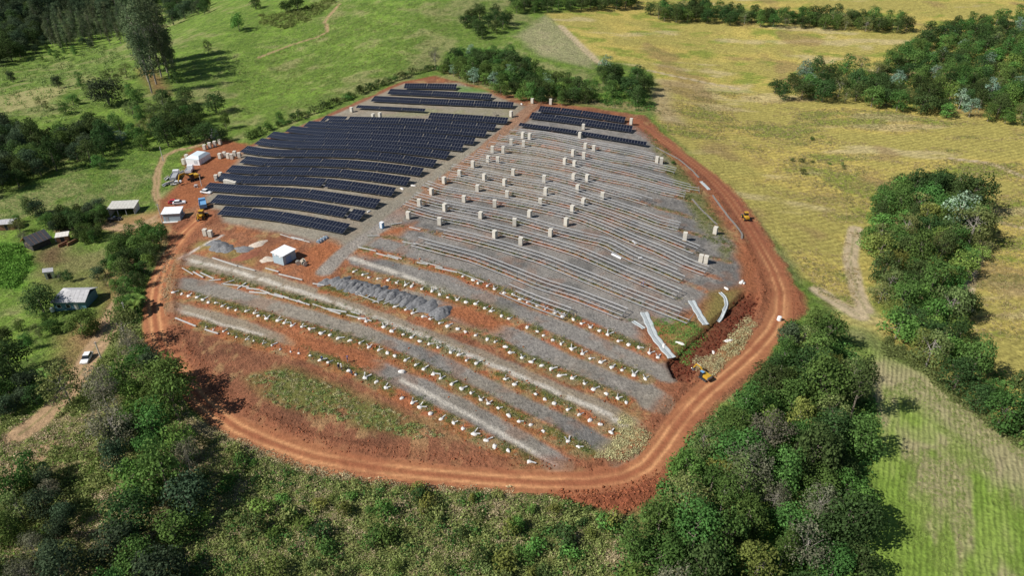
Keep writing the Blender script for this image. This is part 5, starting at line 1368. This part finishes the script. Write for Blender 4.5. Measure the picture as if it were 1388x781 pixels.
# the 300 that show largest are trees of their own; the rest of each wood is one mass
PLACED.sort(key=lambda d: -d['size'])
NEAR, FAR = PLACED[:262], PLACED[262:]
bywood = {}
for d in NEAR: bywood.setdefault(d['group'], []).append(d)
for grp, L in bywood.items():
    xs_ = sorted(d['px'] for d in L); ys_ = sorted(d['py'] for d in L); n = len(L)
    t = lambda v, a: 0 if v < a[len(a) // 3] else 2 if v > a[len(a) * 2 // 3] else 1
    cell = {}
    for d in sorted(L, key=lambda d: d['px']):
        r = ('upper', 'middle', 'lower')[t(d['py'], ys_)] + ' ' + ('left', 'centre', 'right')[t(d['px'], xs_)] if n > 8 else ''
        r = r.replace('middle centre', 'centre').replace('middle ', 'middle ')
        cell.setdefault((d['k'], r), []).append(d)
    for (k, r), M in cell.items():
        for q, d in enumerate(M):
            pos = '' if len(M) == 1 else ', %s such from left' % nth(q)
            lab = '%s tree%s, %s%s' % (WORDS[k], pos, (r + ' ') if r else '', d['where'])
            tree(d['x'], d['y'], k, d['s'], lab, grp)

def mass(name, label, items):
    """one object whose points carry whole trees (crown and trunk shapes of the trees standing near)"""
    ks = sorted({d['k'] for d in items}); slots = []
    for k in ks:
        for v in range(len(KINDS[k])): slots.append((k, v))
    me = bpy.data.meshes.new(name); me.from_pydata([(d['x'], d['y'], gz(d['x'], d['y']) - .1) for d in items], [], [])
    gg = np.random.default_rng(len(items)); n = len(items)
    sl = [slots.index((d['k'], int(gg.integers(len(KINDS[d['k']]))))) for d in items]
    a = me.attributes.new('slot', 'INT', 'POINT'); a.data.foreach_set('value', np.array(sl, np.int32))
    a = me.attributes.new('size', 'FLOAT', 'POINT'); a.data.foreach_set('value', np.array([d['s'] for d in items], np.float32))
    a = me.attributes.new('turn', 'FLOAT', 'POINT'); a.data.foreach_set('value', gg.uniform(0, 6.28, n).astype(np.float32))
    o = bpy.data.objects.new(name, me); COL.objects.link(o); tag(o, label, 'trees', None, 'stuff')
    ng = bpy.data.node_groups.new(name, 'GeometryNodeTree'); N = ng.nodes; L = ng.links
    ng.interface.new_socket('Geometry', in_out='INPUT', socket_type='NodeSocketGeometry'); ng.interface.new_socket('Geometry', in_out='OUTPUT', socket_type='NodeSocketGeometry')
    gi = N.new('NodeGroupInput'); go = N.new('NodeGroupOutput'); jn = N.new('GeometryNodeJoinGeometry')
    def named(nm, ty):
        q = N.new('GeometryNodeInputNamedAttribute'); q.data_type = ty; q.inputs['Name'].default_value = nm; return q.outputs['Attribute']
    slot, size, turn = named('slot', 'INT'), named('size', 'FLOAT'), named('turn', 'FLOAT')
    rot = N.new('ShaderNodeCombineXYZ'); L.new(turn, rot.inputs['Z'])
    for i, (k, v) in enumerate(slots):
        cm, tm = KINDS[k][v][:2]
        srcs = [q for q in COL.objects if q.data in (cm, tm)]
        cmp_ = N.new('FunctionNodeCompare'); cmp_.data_type = 'INT'; cmp_.operation = 'EQUAL'
        L.new(slot, cmp_.inputs[2]); cmp_.inputs[3].default_value = i
        for md in (cm, tm):
            src = next((q for q in COL.objects if q.data == md), None)
            if src is None: continue
            oi = N.new('GeometryNodeObjectInfo'); oi.inputs['Object'].default_value = src; oi.transform_space = 'ORIGINAL'; oi.inputs['As Instance'].default_value = True
            ip = N.new('GeometryNodeInstanceOnPoints'); L.new(gi.outputs[0], ip.inputs['Points']); L.new(cmp_.outputs['Result'], ip.inputs['Selection'])
            L.new(oi.outputs['Geometry'], ip.inputs['Instance']); L.new(rot.outputs[0], ip.inputs['Rotation']); L.new(size, ip.inputs['Scale'])
            L.new(ip.outputs['Instances'], jn.inputs[0])
    L.new(jn.outputs[0], go.inputs[0])
    o.modifiers.new('trees', 'NODES').node_group = ng
    return o

# single trees that stand out: pixel of the base, kind, scale, label
for px, py, k, s, lab in [(325,42,'bright',1.55,'round light green tree alone on the upper pasture'), (347,12,'dark',1.3,'dark tree at the top edge of the green hill'), (389,16,'dark',1.1,'left one of two dark trees on the green hill'), (404,14,'dark',1.2,'right one of two dark trees on the green hill'),
    (283,71,'olive',.7,'small pale bush in the shadow stripes of the hill'), (18,112,'shade',.8,'lone dark bush on the left pasture'), (148,142,'shade',1.9,'tall dark tree left of the eucalyptus'), (157,128,'olive',1.5,'olive tree behind the tall dark tree'), (294,153,'dark',1.35,'round dark tree alone above the works yard'),
    (307,176,'mid',.7,'small tree at the path above the works yard'), (136,228,'mid',.75,'small tree alone on the left pasture'), (42,292,'dark',.7,'left one of two small dark trees by the farm'), (53,292,'shade',.8,'right one of two small dark trees by the farm'),
    (61,425,'dark',1.0,'broad dark tree left of the farmhouse'), (115,452,'ball',1.0,'dense ball-shaped green tree in front of the farmhouse'), (72,452,'mid',.6,'small rounded tree left of the ball-shaped tree'), (20,508,'dark',.95,'dark tree left of the lane opposite the white car'),
    (98,550,'olive',1.05,'leaning tree with pale trunk beside the lane'), (134,378,'shade',.6,'bluish round bush above the farmhouse roof'), (150,364,'dark',.6,'dark narrow tree above the farmhouse'), (160,365,'mid',.5,'small tree right of the dark narrow tree'),
    (380,167,'mid',.6,'small tree in the hedge above the panel rows'), (1085,770,'grey',1.3,'bare pale-trunked tree in the right foreground'), (1010,660,'grey',1.25,'greyish bare-crowned tree among the right wood'), (1292,312,'pale',1.6,'large silvery tree on the crop field island'), (1312,332,'olive',1.6,'large yellowish tree at the island right edge'),
    (1262,266,'dark',1.3,'dark dome tree at the top of the island'), (1312,288,'dark',1.5,'broad dark tree at the upper right of the island'), (1088,110,'pale',1.5,'left silvery tree of the upper right wood'), (1215,125,'pale',1.4,'middle silvery tree of the upper right wood'), (1338,140,'pale',1.3,'right silvery tree of the upper right wood'),
    (820,105,'pale',1.2,'silvery tree in the far right clump'), (1102,447,'mid',.9,'tree at the wood tip beside the water tank'), (590,92,'grey',1.0,'thin grey tree at the end of the hedge'), (700,720,'bright',.45,'lone bright bush in the scrub'), (30,448,'mid',.4,'small bush on the left slope'),
    (28,316,'olive',.6,'olive tree beside the small pale-roofed house'), (34,328,'grey',.6,'thin grey tree left of the old house'), (66,302,'mid',.5,'green tree behind the old house'), (76,314,'shade',.5,'dark bush behind the lean-to'),
    (24,302,'mid',.4,'small bush behind the small pale-roofed house'), (66,442,'mid',.42,'bush in the garden left of the farmhouse'), (54,458,'olive',.4,'olive bush below the farmhouse garden'), (84,446,'bright',.3,'tiny bright bush at the farmhouse wall'),
    (40,474,'mid',.5,'green bush above the left lane tree'), (8,470,'dark',.6,'dark bush at the left edge above the lane'), (205,322,'mid',.55,'green bush below the site office'), (160,395,'mid',.5,'green tree by the lane above the farmhouse'), (146,388,'olive',.4,'olive bush at the lane corner'),
    (112,120,'mid',.9,'green tree on the upper left pasture slope'), (124,132,'olive',.9,'olive tree on the upper left pasture slope'), (100,142,'mid',.8,'lower green tree on the upper left pasture'), (172,105,'olive',1.0,'olive tree just left of the eucalyptus clump'), (178,130,'mid',.9,'green tree at the foot of the eucalyptus clump'), (80,120,'shade',.7,'dark bush in the middle of the left pasture'),
    (190,150,'mid',.9,'green tree below the eucalyptus clump'), (222,140,'dark',1.0,'dark tree right below the eucalyptus clump'), (60,150,'olive',.7,'olive bush above the dark left wood'), (90,155,'mid',.8,'green bush above the dark left wood'), (240,112,'dark',.9,'dark tree right of the eucalyptus foot'),
    (82,380,'olive',.45,'small olive bush behind the farmhouse'), (96,382,'dark',.4,'dark bush behind the farmhouse'), (250,150,'olive',.8,'olive tree beside the red slope'), (150,560,'grey',1.1,'bare grey tree in the left strip'), (165,610,'grey',1.2,'second bare grey tree lower in the left strip')]:
    x, y = gxy(px, py); tree(x, y, k, s, lab, None)
for k, (px, py, s) in enumerate([(206,126,1.3),(212,114,1.25),(201,110,1.3),(219,104,1.2),(227,98,1.1),(208,96,1.3),(233,92,1.0),(196,100,1.25),(203,90,1.3),(214,88,1.25),(222,86,1.15),(192,92,1.2),(230,106,.8),(238,100,.7)]):
    x, y = gxy(px, py); tree(x, y, 'euc', s, 'tall eucalyptus in the clump at the upper left, %s from the front' % ORD[k], 'tall eucalyptus clump', s * 1.15)
for k, (px, py) in enumerate([(52,528),(58,522),(48,535),(190,420),(182,415),(186,428),(178,350),(184,345)]):
    x, y = gxy(px, py); tree(x, y, 'banana', 1.2, '%s banana plant %s' % (('left', 'right', 'lower')[k % 3], 'by the left lane thicket' if k < 3 else 'in the hedge beside the left road bend' if k < 6 else 'in the hedge between farm and office'), 'banana plants', cat='plant')
fw = {}
for d in FAR: fw.setdefault(d['group'], []).append(d)
for grp, L in fw.items(): mass('wood', 'mass of smaller ' + grp, L)
for k, (px, py) in enumerate([(1074,219),(1086,221),(1101,220),(1124,223),(1141,225),(1144,230),(1088,236),(912,222),(1100,190)]):
    x, y = gxy(px, py); tree(x, y, 'shrub', random.uniform(.5, .8), 'small dark bush in the crop field, %s of the scattered ones' % ORD[k], 'small bushes in the crop field', cat='shrub')
# hedge along the pasture edge above the panels
HD = resample(line([(335,190),(352,182),(390,167),(430,152),(470,136),(510,119),(540,108),(565,99),(590,94),(615,100)]), 2.7)
for k, p in enumerate(HD):
    tree(float(p[0] + random.uniform(-.6, .6)), float(p[1] + random.uniform(-.6, .6)), 'shrub', random.uniform(.9, 1.7), 'low hedge shrub above the panels, %s from the left' % nth(k), 'hedge shrubs along the pasture edge', cat='shrub')

# ------------------------------------------------------------------ uncountable growth: scrub, weeds, crop, undergrowth
def gz_many(x, y):
    j = np.clip(np.searchsorted(ys, y) - 1, 0, NY - 2); u = x / (y + 40); i = np.clip(np.searchsorted(us, u) - 1, 0, NX - 2)
    a = (y - ys[j]) / (ys[j + 1] - ys[j]); b = (u - us[i]) / (us[i + 1] - us[i])
    return (GZ[j, i] * (1 - b) + GZ[j, i + 1] * b) * (1 - a) + (GZ[j + 1, i] * (1 - b) + GZ[j + 1, i + 1] * b) * a

def clump(seed, n, r, h, leaf, upright=.5):
    g = np.random.default_rng(seed)
    q = g.uniform(0, 2 * np.pi, n); rr = np.sqrt(g.uniform(0, 1, n)) * r; z = g.uniform(.05, 1, n) * h * np.sqrt(np.clip(1 - (rr / r) ** 2 * .8, .05, 1))
    P = np.stack([np.cos(q) * rr, np.sin(q) * rr, z], -1)
    Nn = np.stack([np.cos(q) * rr / r, np.sin(q) * rr / r, np.full(n, upright)], -1)
    V, F = cards(P, Nn, leaf, g, .7, .45)
    V[:, 2] = np.maximum(V[:, 2], -.05)
    nn = Nn * np.array([1, 1, 1.3]) + g.normal(size=Nn.shape) * .35; nn /= np.linalg.norm(nn, axis=1, keepdims=True)
    return V, np.repeat(g.uniform(.7, 1.3, n), 4), np.repeat(nn, 4, 0)

def area_points(pts, n, g):
    """n points spread evenly over the ground inside a pixel outline"""
    W = poly(pts); lo, hi = W.min(0), W.max(0); out = []
    c = 0
    while c < n:
        q = g.uniform(lo, hi, (n * 3, 2)); q = q[inside(q[:, 0], q[:, 1], W)]; out.append(q); c += len(q)
        if len(q) == 0: break
    return np.concatenate(out)[:n]

def stuff(name, label, cat, XY, protos, smin, smax, material, seed, tone=None, zsink=.03):
    g = np.random.default_rng(seed); Vs = []; Cs = []; Ns = []
    Z = gz_many(XY[:, 0], XY[:, 1]) - zsink
    which = g.integers(len(protos), size=len(XY)); sc = g.uniform(smin, smax, len(XY)); an = g.uniform(0, 6.283, len(XY)); tn = g.uniform(.72, 1.28, len(XY))
    if tone is not None: tn = tn * tone
    for k, (V, C, NV) in enumerate(protos):
        m = which == k
        if not m.any(): continue
        c, s = np.cos(an[m])[:, None], np.sin(an[m])[:, None]; S = sc[m][:, None]
        X = (V[None, :, 0] * c - V[None, :, 1] * s) * S + XY[m, 0][:, None]; Y = (V[None, :, 0] * s + V[None, :, 1] * c) * S + XY[m, 1][:, None]
        ZZ = V[None, :, 2] * S + Z[m][:, None]
        Vs.append(np.stack([X, Y, ZZ], -1).reshape(-1, 3)); Cs.append((C[None, :] * tn[m][:, None]).ravel())
        Ns.append(np.stack([NV[None, :, 0] * c - NV[None, :, 1] * s, NV[None, :, 0] * s + NV[None, :, 1] * c, NV[None, :, 2] + 0 * c], -1).reshape(-1, 3))
    V = np.concatenate(Vs); C = np.concatenate(Cs)
    me = np_mesh(name, V, np.arange(len(V)).reshape(-1, 4), np.repeat(C[:, None], 3, 1)); me.materials.append(material)
    o = bpy.data.objects.new(name, me); COL.objects.link(o); tag(o, label, cat, None, 'stuff'); return o

g = np.random.default_rng(77)
bushy = [clump(k, 34, .9, 1.0, .34) for k in range(5)]; grassy = [clump(20 + k, 22, .8, .42, .25, 1.3) for k in range(5)]; tiny = [clump(40 + k, 9, .45, .26, .22, 1.4) for k in range(5)]
S1 = [(255,590),(300,592),(392,640),(560,666),(740,674),(850,700),(840,740),(830,800),(235,800),(245,680)]
qq = area_points(S1, 92, g)
for k, p in enumerate(qq[np.argsort(project(qq[:, 0], qq[:, 1], 0)[0])]):
    px, py, _ = project(p[0], p[1], float(hb(p[0], p[1])))
    kk = random.choice(['shrub', 'shrub', 'bush', 'bush', 'bush', 'tuft'])
    tree(float(p[0]), float(p[1]), kk, random.uniform(.4, 1.0) ** 1.3 * 1.35, '%s bush on the lower scrub slope, %s bush from left' % ({'shrub': 'rounded', 'bush': 'bright', 'tuft': 'pale'}[kk], nth(k)), 'bushes on the scrub slope', cat='shrub', name='shrub')
n_ = lambda q, sc, sd: fbm(q[:, 0], q[:, 1], sc, sd, 3)
def mixed(q, sc, sd): return .62 * n_(q, sc, sd) + .38 * g.random(len(q))
q = area_points(S1, 2600, g); v = mixed(q, 6, 211)
stuff('scrub_growth', 'green scrub covering the slope below the red track', 'scrub', q[v > .54], bushy, .5, 1.2, LM['scrub'], 1)
stuff('bright_scrub', 'brighter green leafy scrub on the slope below the red track', 'scrub', q[(v > .50) & (v < .54)], bushy, .4, 1.0, LM['bright'], 6)
q = area_points(S1, 6500, g); v = mixed(q, 5, 213)
stuff('dry_grass', 'dry straw-coloured grass between the scrub below the red track', 'grass', q[v < .44], grassy, .6, 1.2, LM['straw'], 2)
stuff('green_grass', 'yellow-green grass between the scrub below the red track', 'grass', q[v > .46], grassy, .6, 1.3, LM['scrub'], 8)
q = area_points(S1, 420, g); v = n_(q, 5, 215)
stuff('dark_scrub', 'darker green bushes dotted through the lower scrub slope', 'scrub', q[v > .5], bushy, .6, 1.5, LM['mid'], 3)
# left foreground
q = area_points([(0,560),(60,560),(110,520),(150,470),(170,440),(200,480),(250,560),(250,800),(-20,800),(-20,600)], 2600, g)
d, _, _ = pdist(q[:, 0], q[:, 1], line(TRACKS[2][0]), 8); q = q[d > 3.0]
v = n_(q, 8, 217)
stuff('left_scrub', 'mixed green scrub under the left foreground trees', 'scrub', q[v > .48], bushy, .5, 1.2, LM['scrub'], 4)
stuff('left_grass', 'pale grass under the left foreground trees', 'grass', q[v < .52] + .5, grassy, .7, 1.4, LM['straw'], 9)
stuff('left_bushes', 'bright green low bushes in the left foreground', 'scrub', q[:500] + .9, bushy, .5, 1.0, LM['bright'], 10)
# undergrowth below the woods
for pts, n, nm, lab, lm, s in [(F1, 1500, 'undergrowth', 'green undergrowth beneath the right foreground wood', 'mid', 1.6), (F2, 1000, 'undergrowth', 'green undergrowth beneath the crop field tree island', 'mid', 1.6),
                        (F3, 900, 'undergrowth', 'green undergrowth beneath the upper right wood', 'mid', 2.6), (F4, 500, 'undergrowth', 'green undergrowth behind the farthest panel rows', 'bright', 1.8), (F6, 400, 'undergrowth', 'dark undergrowth of the left wood', 'dark', 2.4),
                        ([(150,335),(200,305),(225,315),(210,345),(198,372),(192,440),(160,440),(165,400),(150,372)], 350, 'undergrowth', 'undergrowth of the hedge between farm and site', 'mid', 1.1),
                        ([(760,132),(800,108),(830,118),(880,128),(890,150),(860,150)], 260, 'undergrowth', 'bright undergrowth at the far right site corner', 'bright', 1.6),
                        ([(1195,480),(1240,500),(1300,550),(1388,612),(1388,596),(1270,505),(1200,455)], 260, 'undergrowth', 'pale grass fringe at the lower edge of the island', 'olive', 1.1),
                        ([(-10,332),(28,334),(42,352),(36,372),(20,392),(-10,388)], 420, 'thicket', 'lush bright green thicket at the left edge', 'lime', 1.3),
                        ([(350,20),(385,18),(440,0),(460,0),(440,14),(425,26),(385,40),(352,32)], 420, 'cane_patch', 'pale green cane patch on the upper hill', 'sedge', 1.7),
                        ([(0,95),(150,60),(185,100),(190,140),(60,170),(0,170)], 480, 'pasture_scrub', 'low scrub scattered over the upper left pasture', 'scrub', 2.0),
                        ([(330,512),(385,500),(430,515),(480,538),(540,560),(605,592),(570,596),(500,580),(430,564),(370,547)], 230, 'weed_patch', 'olive weed patch on the red flat', 'scrub', .65), ([(330,512),(385,500),(430,515),(480,538),(540,560),(605,592),(570,596),(500,580),(430,564),(370,547)], 260, 'weed_patch', 'dry stems in the weed patch on the red flat', 'straw', .55)]:
    q = area_points(pts, n, g); stuff(nm, lab, {'thicket': 'thicket', 'cane_patch': 'cane', 'weed_patch': 'weeds'}.get(nm, 'undergrowth'), q, bushy, s * .6, s * 1.2, LM[lm], 5 + n)
# weeds along the footing rows
Q = []; Qd = []
for i, W in enumerate(ROWW):
    d = np.hypot(*np.diff(W, axis=0).T); s = np.concatenate([[0], np.cumsum(d)]); n = int(s[-1] * (5 if i < 12 else 9))
    t = g.uniform(0, s[-1], n); off = g.normal(0, .7 if i < 12 else 1.0, n) + (0 if i < 12 else .9)
    x = np.interp(t, s, W[:, 0]); y = np.interp(t, s, W[:, 1])
    k = np.clip(np.searchsorted(s, t) - 1, 0, len(d) - 1); nx = -(W[k + 1, 1] - W[k, 1]) / d[k]; ny = (W[k + 1, 0] - W[k, 0]) / d[k]
    p = np.stack([x + nx * off, y + ny * off], -1); keep = fbm(p[:, 0], p[:, 1], 4.5, 180 + i, 3) > (.47 if i < 12 else .40)
    (Q if True else Qd).append(p[keep])
Q = np.concatenate(Q); m = g.random(len(Q)) < .62
stuff('row_weeds', 'green weeds growing along the rows of footings and racks', 'weeds', Q[m], grassy, .35, .85, LM['olive'], 31)
stuff('row_straw', 'dry yellow grass growing along the rows of footings and racks', 'grass', Q[~m], grassy, .35, .8, LM['straw'], 32)
for pts, n, lm, nm, lab in [([(870,168),(905,205),(945,255),(985,315),(1000,340),(985,350),(950,310),(925,265),(900,225)], 420, 'olive', 'edge_weeds', 'weeds between the rack ends and the upper red track'),
                        ([(880,430),(940,435),(960,450),(930,490),(905,470),(890,450)], 260, 'bright', 'edge_weeds', 'green weeds around the long drain chute'), ([(985,455),(1015,420),(1025,440),(1000,480),(965,500)], 260, 'straw', 'edge_weeds', 'dry grass mound between trench and track'),
                        ([(940,480),(962,478),(985,490),(965,512),(950,505)], 140, 'straw', 'edge_weeds', 'dry grass tuft above the small excavator'), ([(845,560),(880,590),(872,610),(845,625),(800,622),(830,600)], 240, 'straw', 'edge_weeds', 'dry grass at the ends of the front rows'),
                        ([(210,350),(240,330),(235,380),(228,430),(215,400)], 160, 'straw', 'edge_weeds', 'dry grass inside the left road bend'), ([(590,92),(640,108),(760,138),(872,152),(880,142),(760,130),(640,98),(600,86)], 420, 'straw', 'edge_weeds', 'dry grass between the far panels and the trees'),
                        ([(240,560),(330,598),(420,632),(560,658),(700,664),(700,672),(560,668),(420,646),(320,612),(240,575)], 420, 'straw', 'edge_weeds', 'dry grass fringe below the red track')]:
    stuff(nm, lab, 'weeds', area_points(pts, n, g), grassy, .5, 1.2, LM[lm], 60 + n)
# crop tufts where single plants still show, and pasture tussocks
C1 = [(1035,305),(995,258),(935,205),(890,165),(895,120),(1050,128),(1388,175),(1388,520),(1340,495),(1315,440),(1318,370),(1345,330),(1345,270),(1300,230),(1215,230),(1172,290),(1160,420),(1112,400),(1075,350)]
q = area_points(C1, 26000, g); t = fbm(q[:, 0] * .55, q[:, 1], 22, 71, 4) * .5 + fbm(q[:, 0] * .5, q[:, 1], 8, 81, 3) * .5
stuff('crop_plants', 'yellow ripening crop plants of the right field', 'crop', q[t > .47], tiny, .8, 1.5, LM['crop'], 91)
m = (t > .53) & (g.random(len(q)) < .6)
stuff('green_crop', 'patches of still green plants in the yellow crop', 'crop', q[m] + .3, tiny, .8, 1.5, LM['olive'], 92)
q = area_points([(0,270),(60,240),(140,205),(200,200),(210,260),(150,272),(80,282),(0,300)], 3500, g)
stuff('pasture_tussocks', 'grass tussocks on the small left pasture', 'grass', q, tiny, .6, 1.2, LM['seed'], 93)
q = area_points([(330,190),(480,128),(580,85),(620,40),(600,5),(470,5),(420,50),(330,90),(310,130),(320,170)], 6000, g)
m = fbm(q[:, 0], q[:, 1], 9, 95, 3) > .45
stuff('pasture_tussocks', 'grass tussocks on the green hill above the panels', 'grass', q[m], tiny, .9, 1.7, LM['sedge'], 94)
q = area_points([(1195,530),(1240,510),(1388,610),(1388,781),(1215,781),(1218,640)], 5000, g)
m = fbm(q[:, 0], q[:, 1] * .5, 6, 103, 3) > .45
stuff('field_seedlings', 'low green seedlings of the lower right field', 'crop', q[m], tiny, .5, 1.0, LM['seed'], 95)
# stones and clods thrown up beside the track
print('objects', len(bpy.data.objects))


def clods(name, label, XY, smin, smax, col, seed):
    g = np.random.default_rng(seed); n = len(XY); Z = gz_many(XY[:, 0], XY[:, 1])
    base = np.array([(1, 0, .1), (.2, 1, 0), (-.9, .4, .1), (-.5, -.9, 0), (.5, -.8, .1), (0, 0, .8), (0, 0, -.5)], float)
    tri = np.array([(0, 1, 5), (1, 2, 5), (2, 3, 5), (3, 4, 5), (4, 0, 5), (1, 0, 6), (2, 1, 6), (3, 2, 6), (4, 3, 6), (0, 4, 6)])
    V = base[None] * (1 + .35 * g.normal(size=(n, 7, 1))) * (g.uniform(smin, smax, n) ** 1.5 / smax ** .5)[:, None, None]
    a = g.uniform(0, 6.28, n)[:, None]; X = V[..., 0] * np.cos(a) - V[..., 1] * np.sin(a); Y = V[..., 0] * np.sin(a) + V[..., 1] * np.cos(a)
    P = np.stack([X + XY[:, :1], Y + XY[:, 1:], V[..., 2] + Z[:, None]], -1).reshape(-1, 3)
    F = (tri[None] + 7 * np.arange(n)[:, None, None]).reshape(-1, 3)
    C = np.repeat(np.asarray(col)[None] * g.uniform(.6, 1.3, (n, 1)), 7, 0)
    me = np_mesh(name, P, F, C); me.materials.append(ZMAT[SOIL]); o = bpy.data.objects.new(name, me); COL.objects.link(o); tag(o, label, 'clods', None, 'stuff')
W_ = resample(PERW, .5); k = g.integers(0, len(W_) - 1, 4200); t_ = W_[k + 1] - W_[k]; t_ /= np.linalg.norm(t_, axis=1, keepdims=True)
off = np.where(g.random(len(k)) < .5, -1, 1) * g.normal(4.6, 1.1, len(k)); Q = W_[k] + np.stack([-t_[:, 1], t_[:, 0]], -1) * off[:, None]
m = inside(Q[:, 0], Q[:, 1], poly(SITE)); clods('soil_clods', 'red soil clods thrown up along both edges of the track', Q[m], .05, .27, lin(158, 98, 70), 5)
clods('soil_clods', 'red soil clods on the rough bank outside the lower bend', area_points([(740,664),(800,664),(850,655),(885,640),(900,630),(890,668),(850,696),(800,692),(760,678)], 480, g), .08, .34, lin(160, 98, 68), 6)
clods('soil_clods', 'dark red clods in the excavated trench', area_points([(903,492),(960,440),(1008,396),(1030,402),(1022,432),(985,462),(948,498),(935,520),(912,512)], 800, g), .1, .5, lin(108, 58, 42), 7)
clods('soil_clods', 'small clods scattered over the red flat', area_points([(225,440),(330,470),(450,510),(560,565),(660,620),(700,640),(500,625),(370,590),(290,545),(240,500)], 700, g), .05, .26, lin(158, 104, 78), 8)
Q = np.concatenate([resample(ROWW[i], .5) + g.normal(0, 1.3, (len(resample(ROWW[i], .5)), 2)) for i in range(12, 18)])
clods('soil_clods', 'orange soil clods dug up along the footing rows', Q, .06, .36, lin(164, 96, 62), 9)
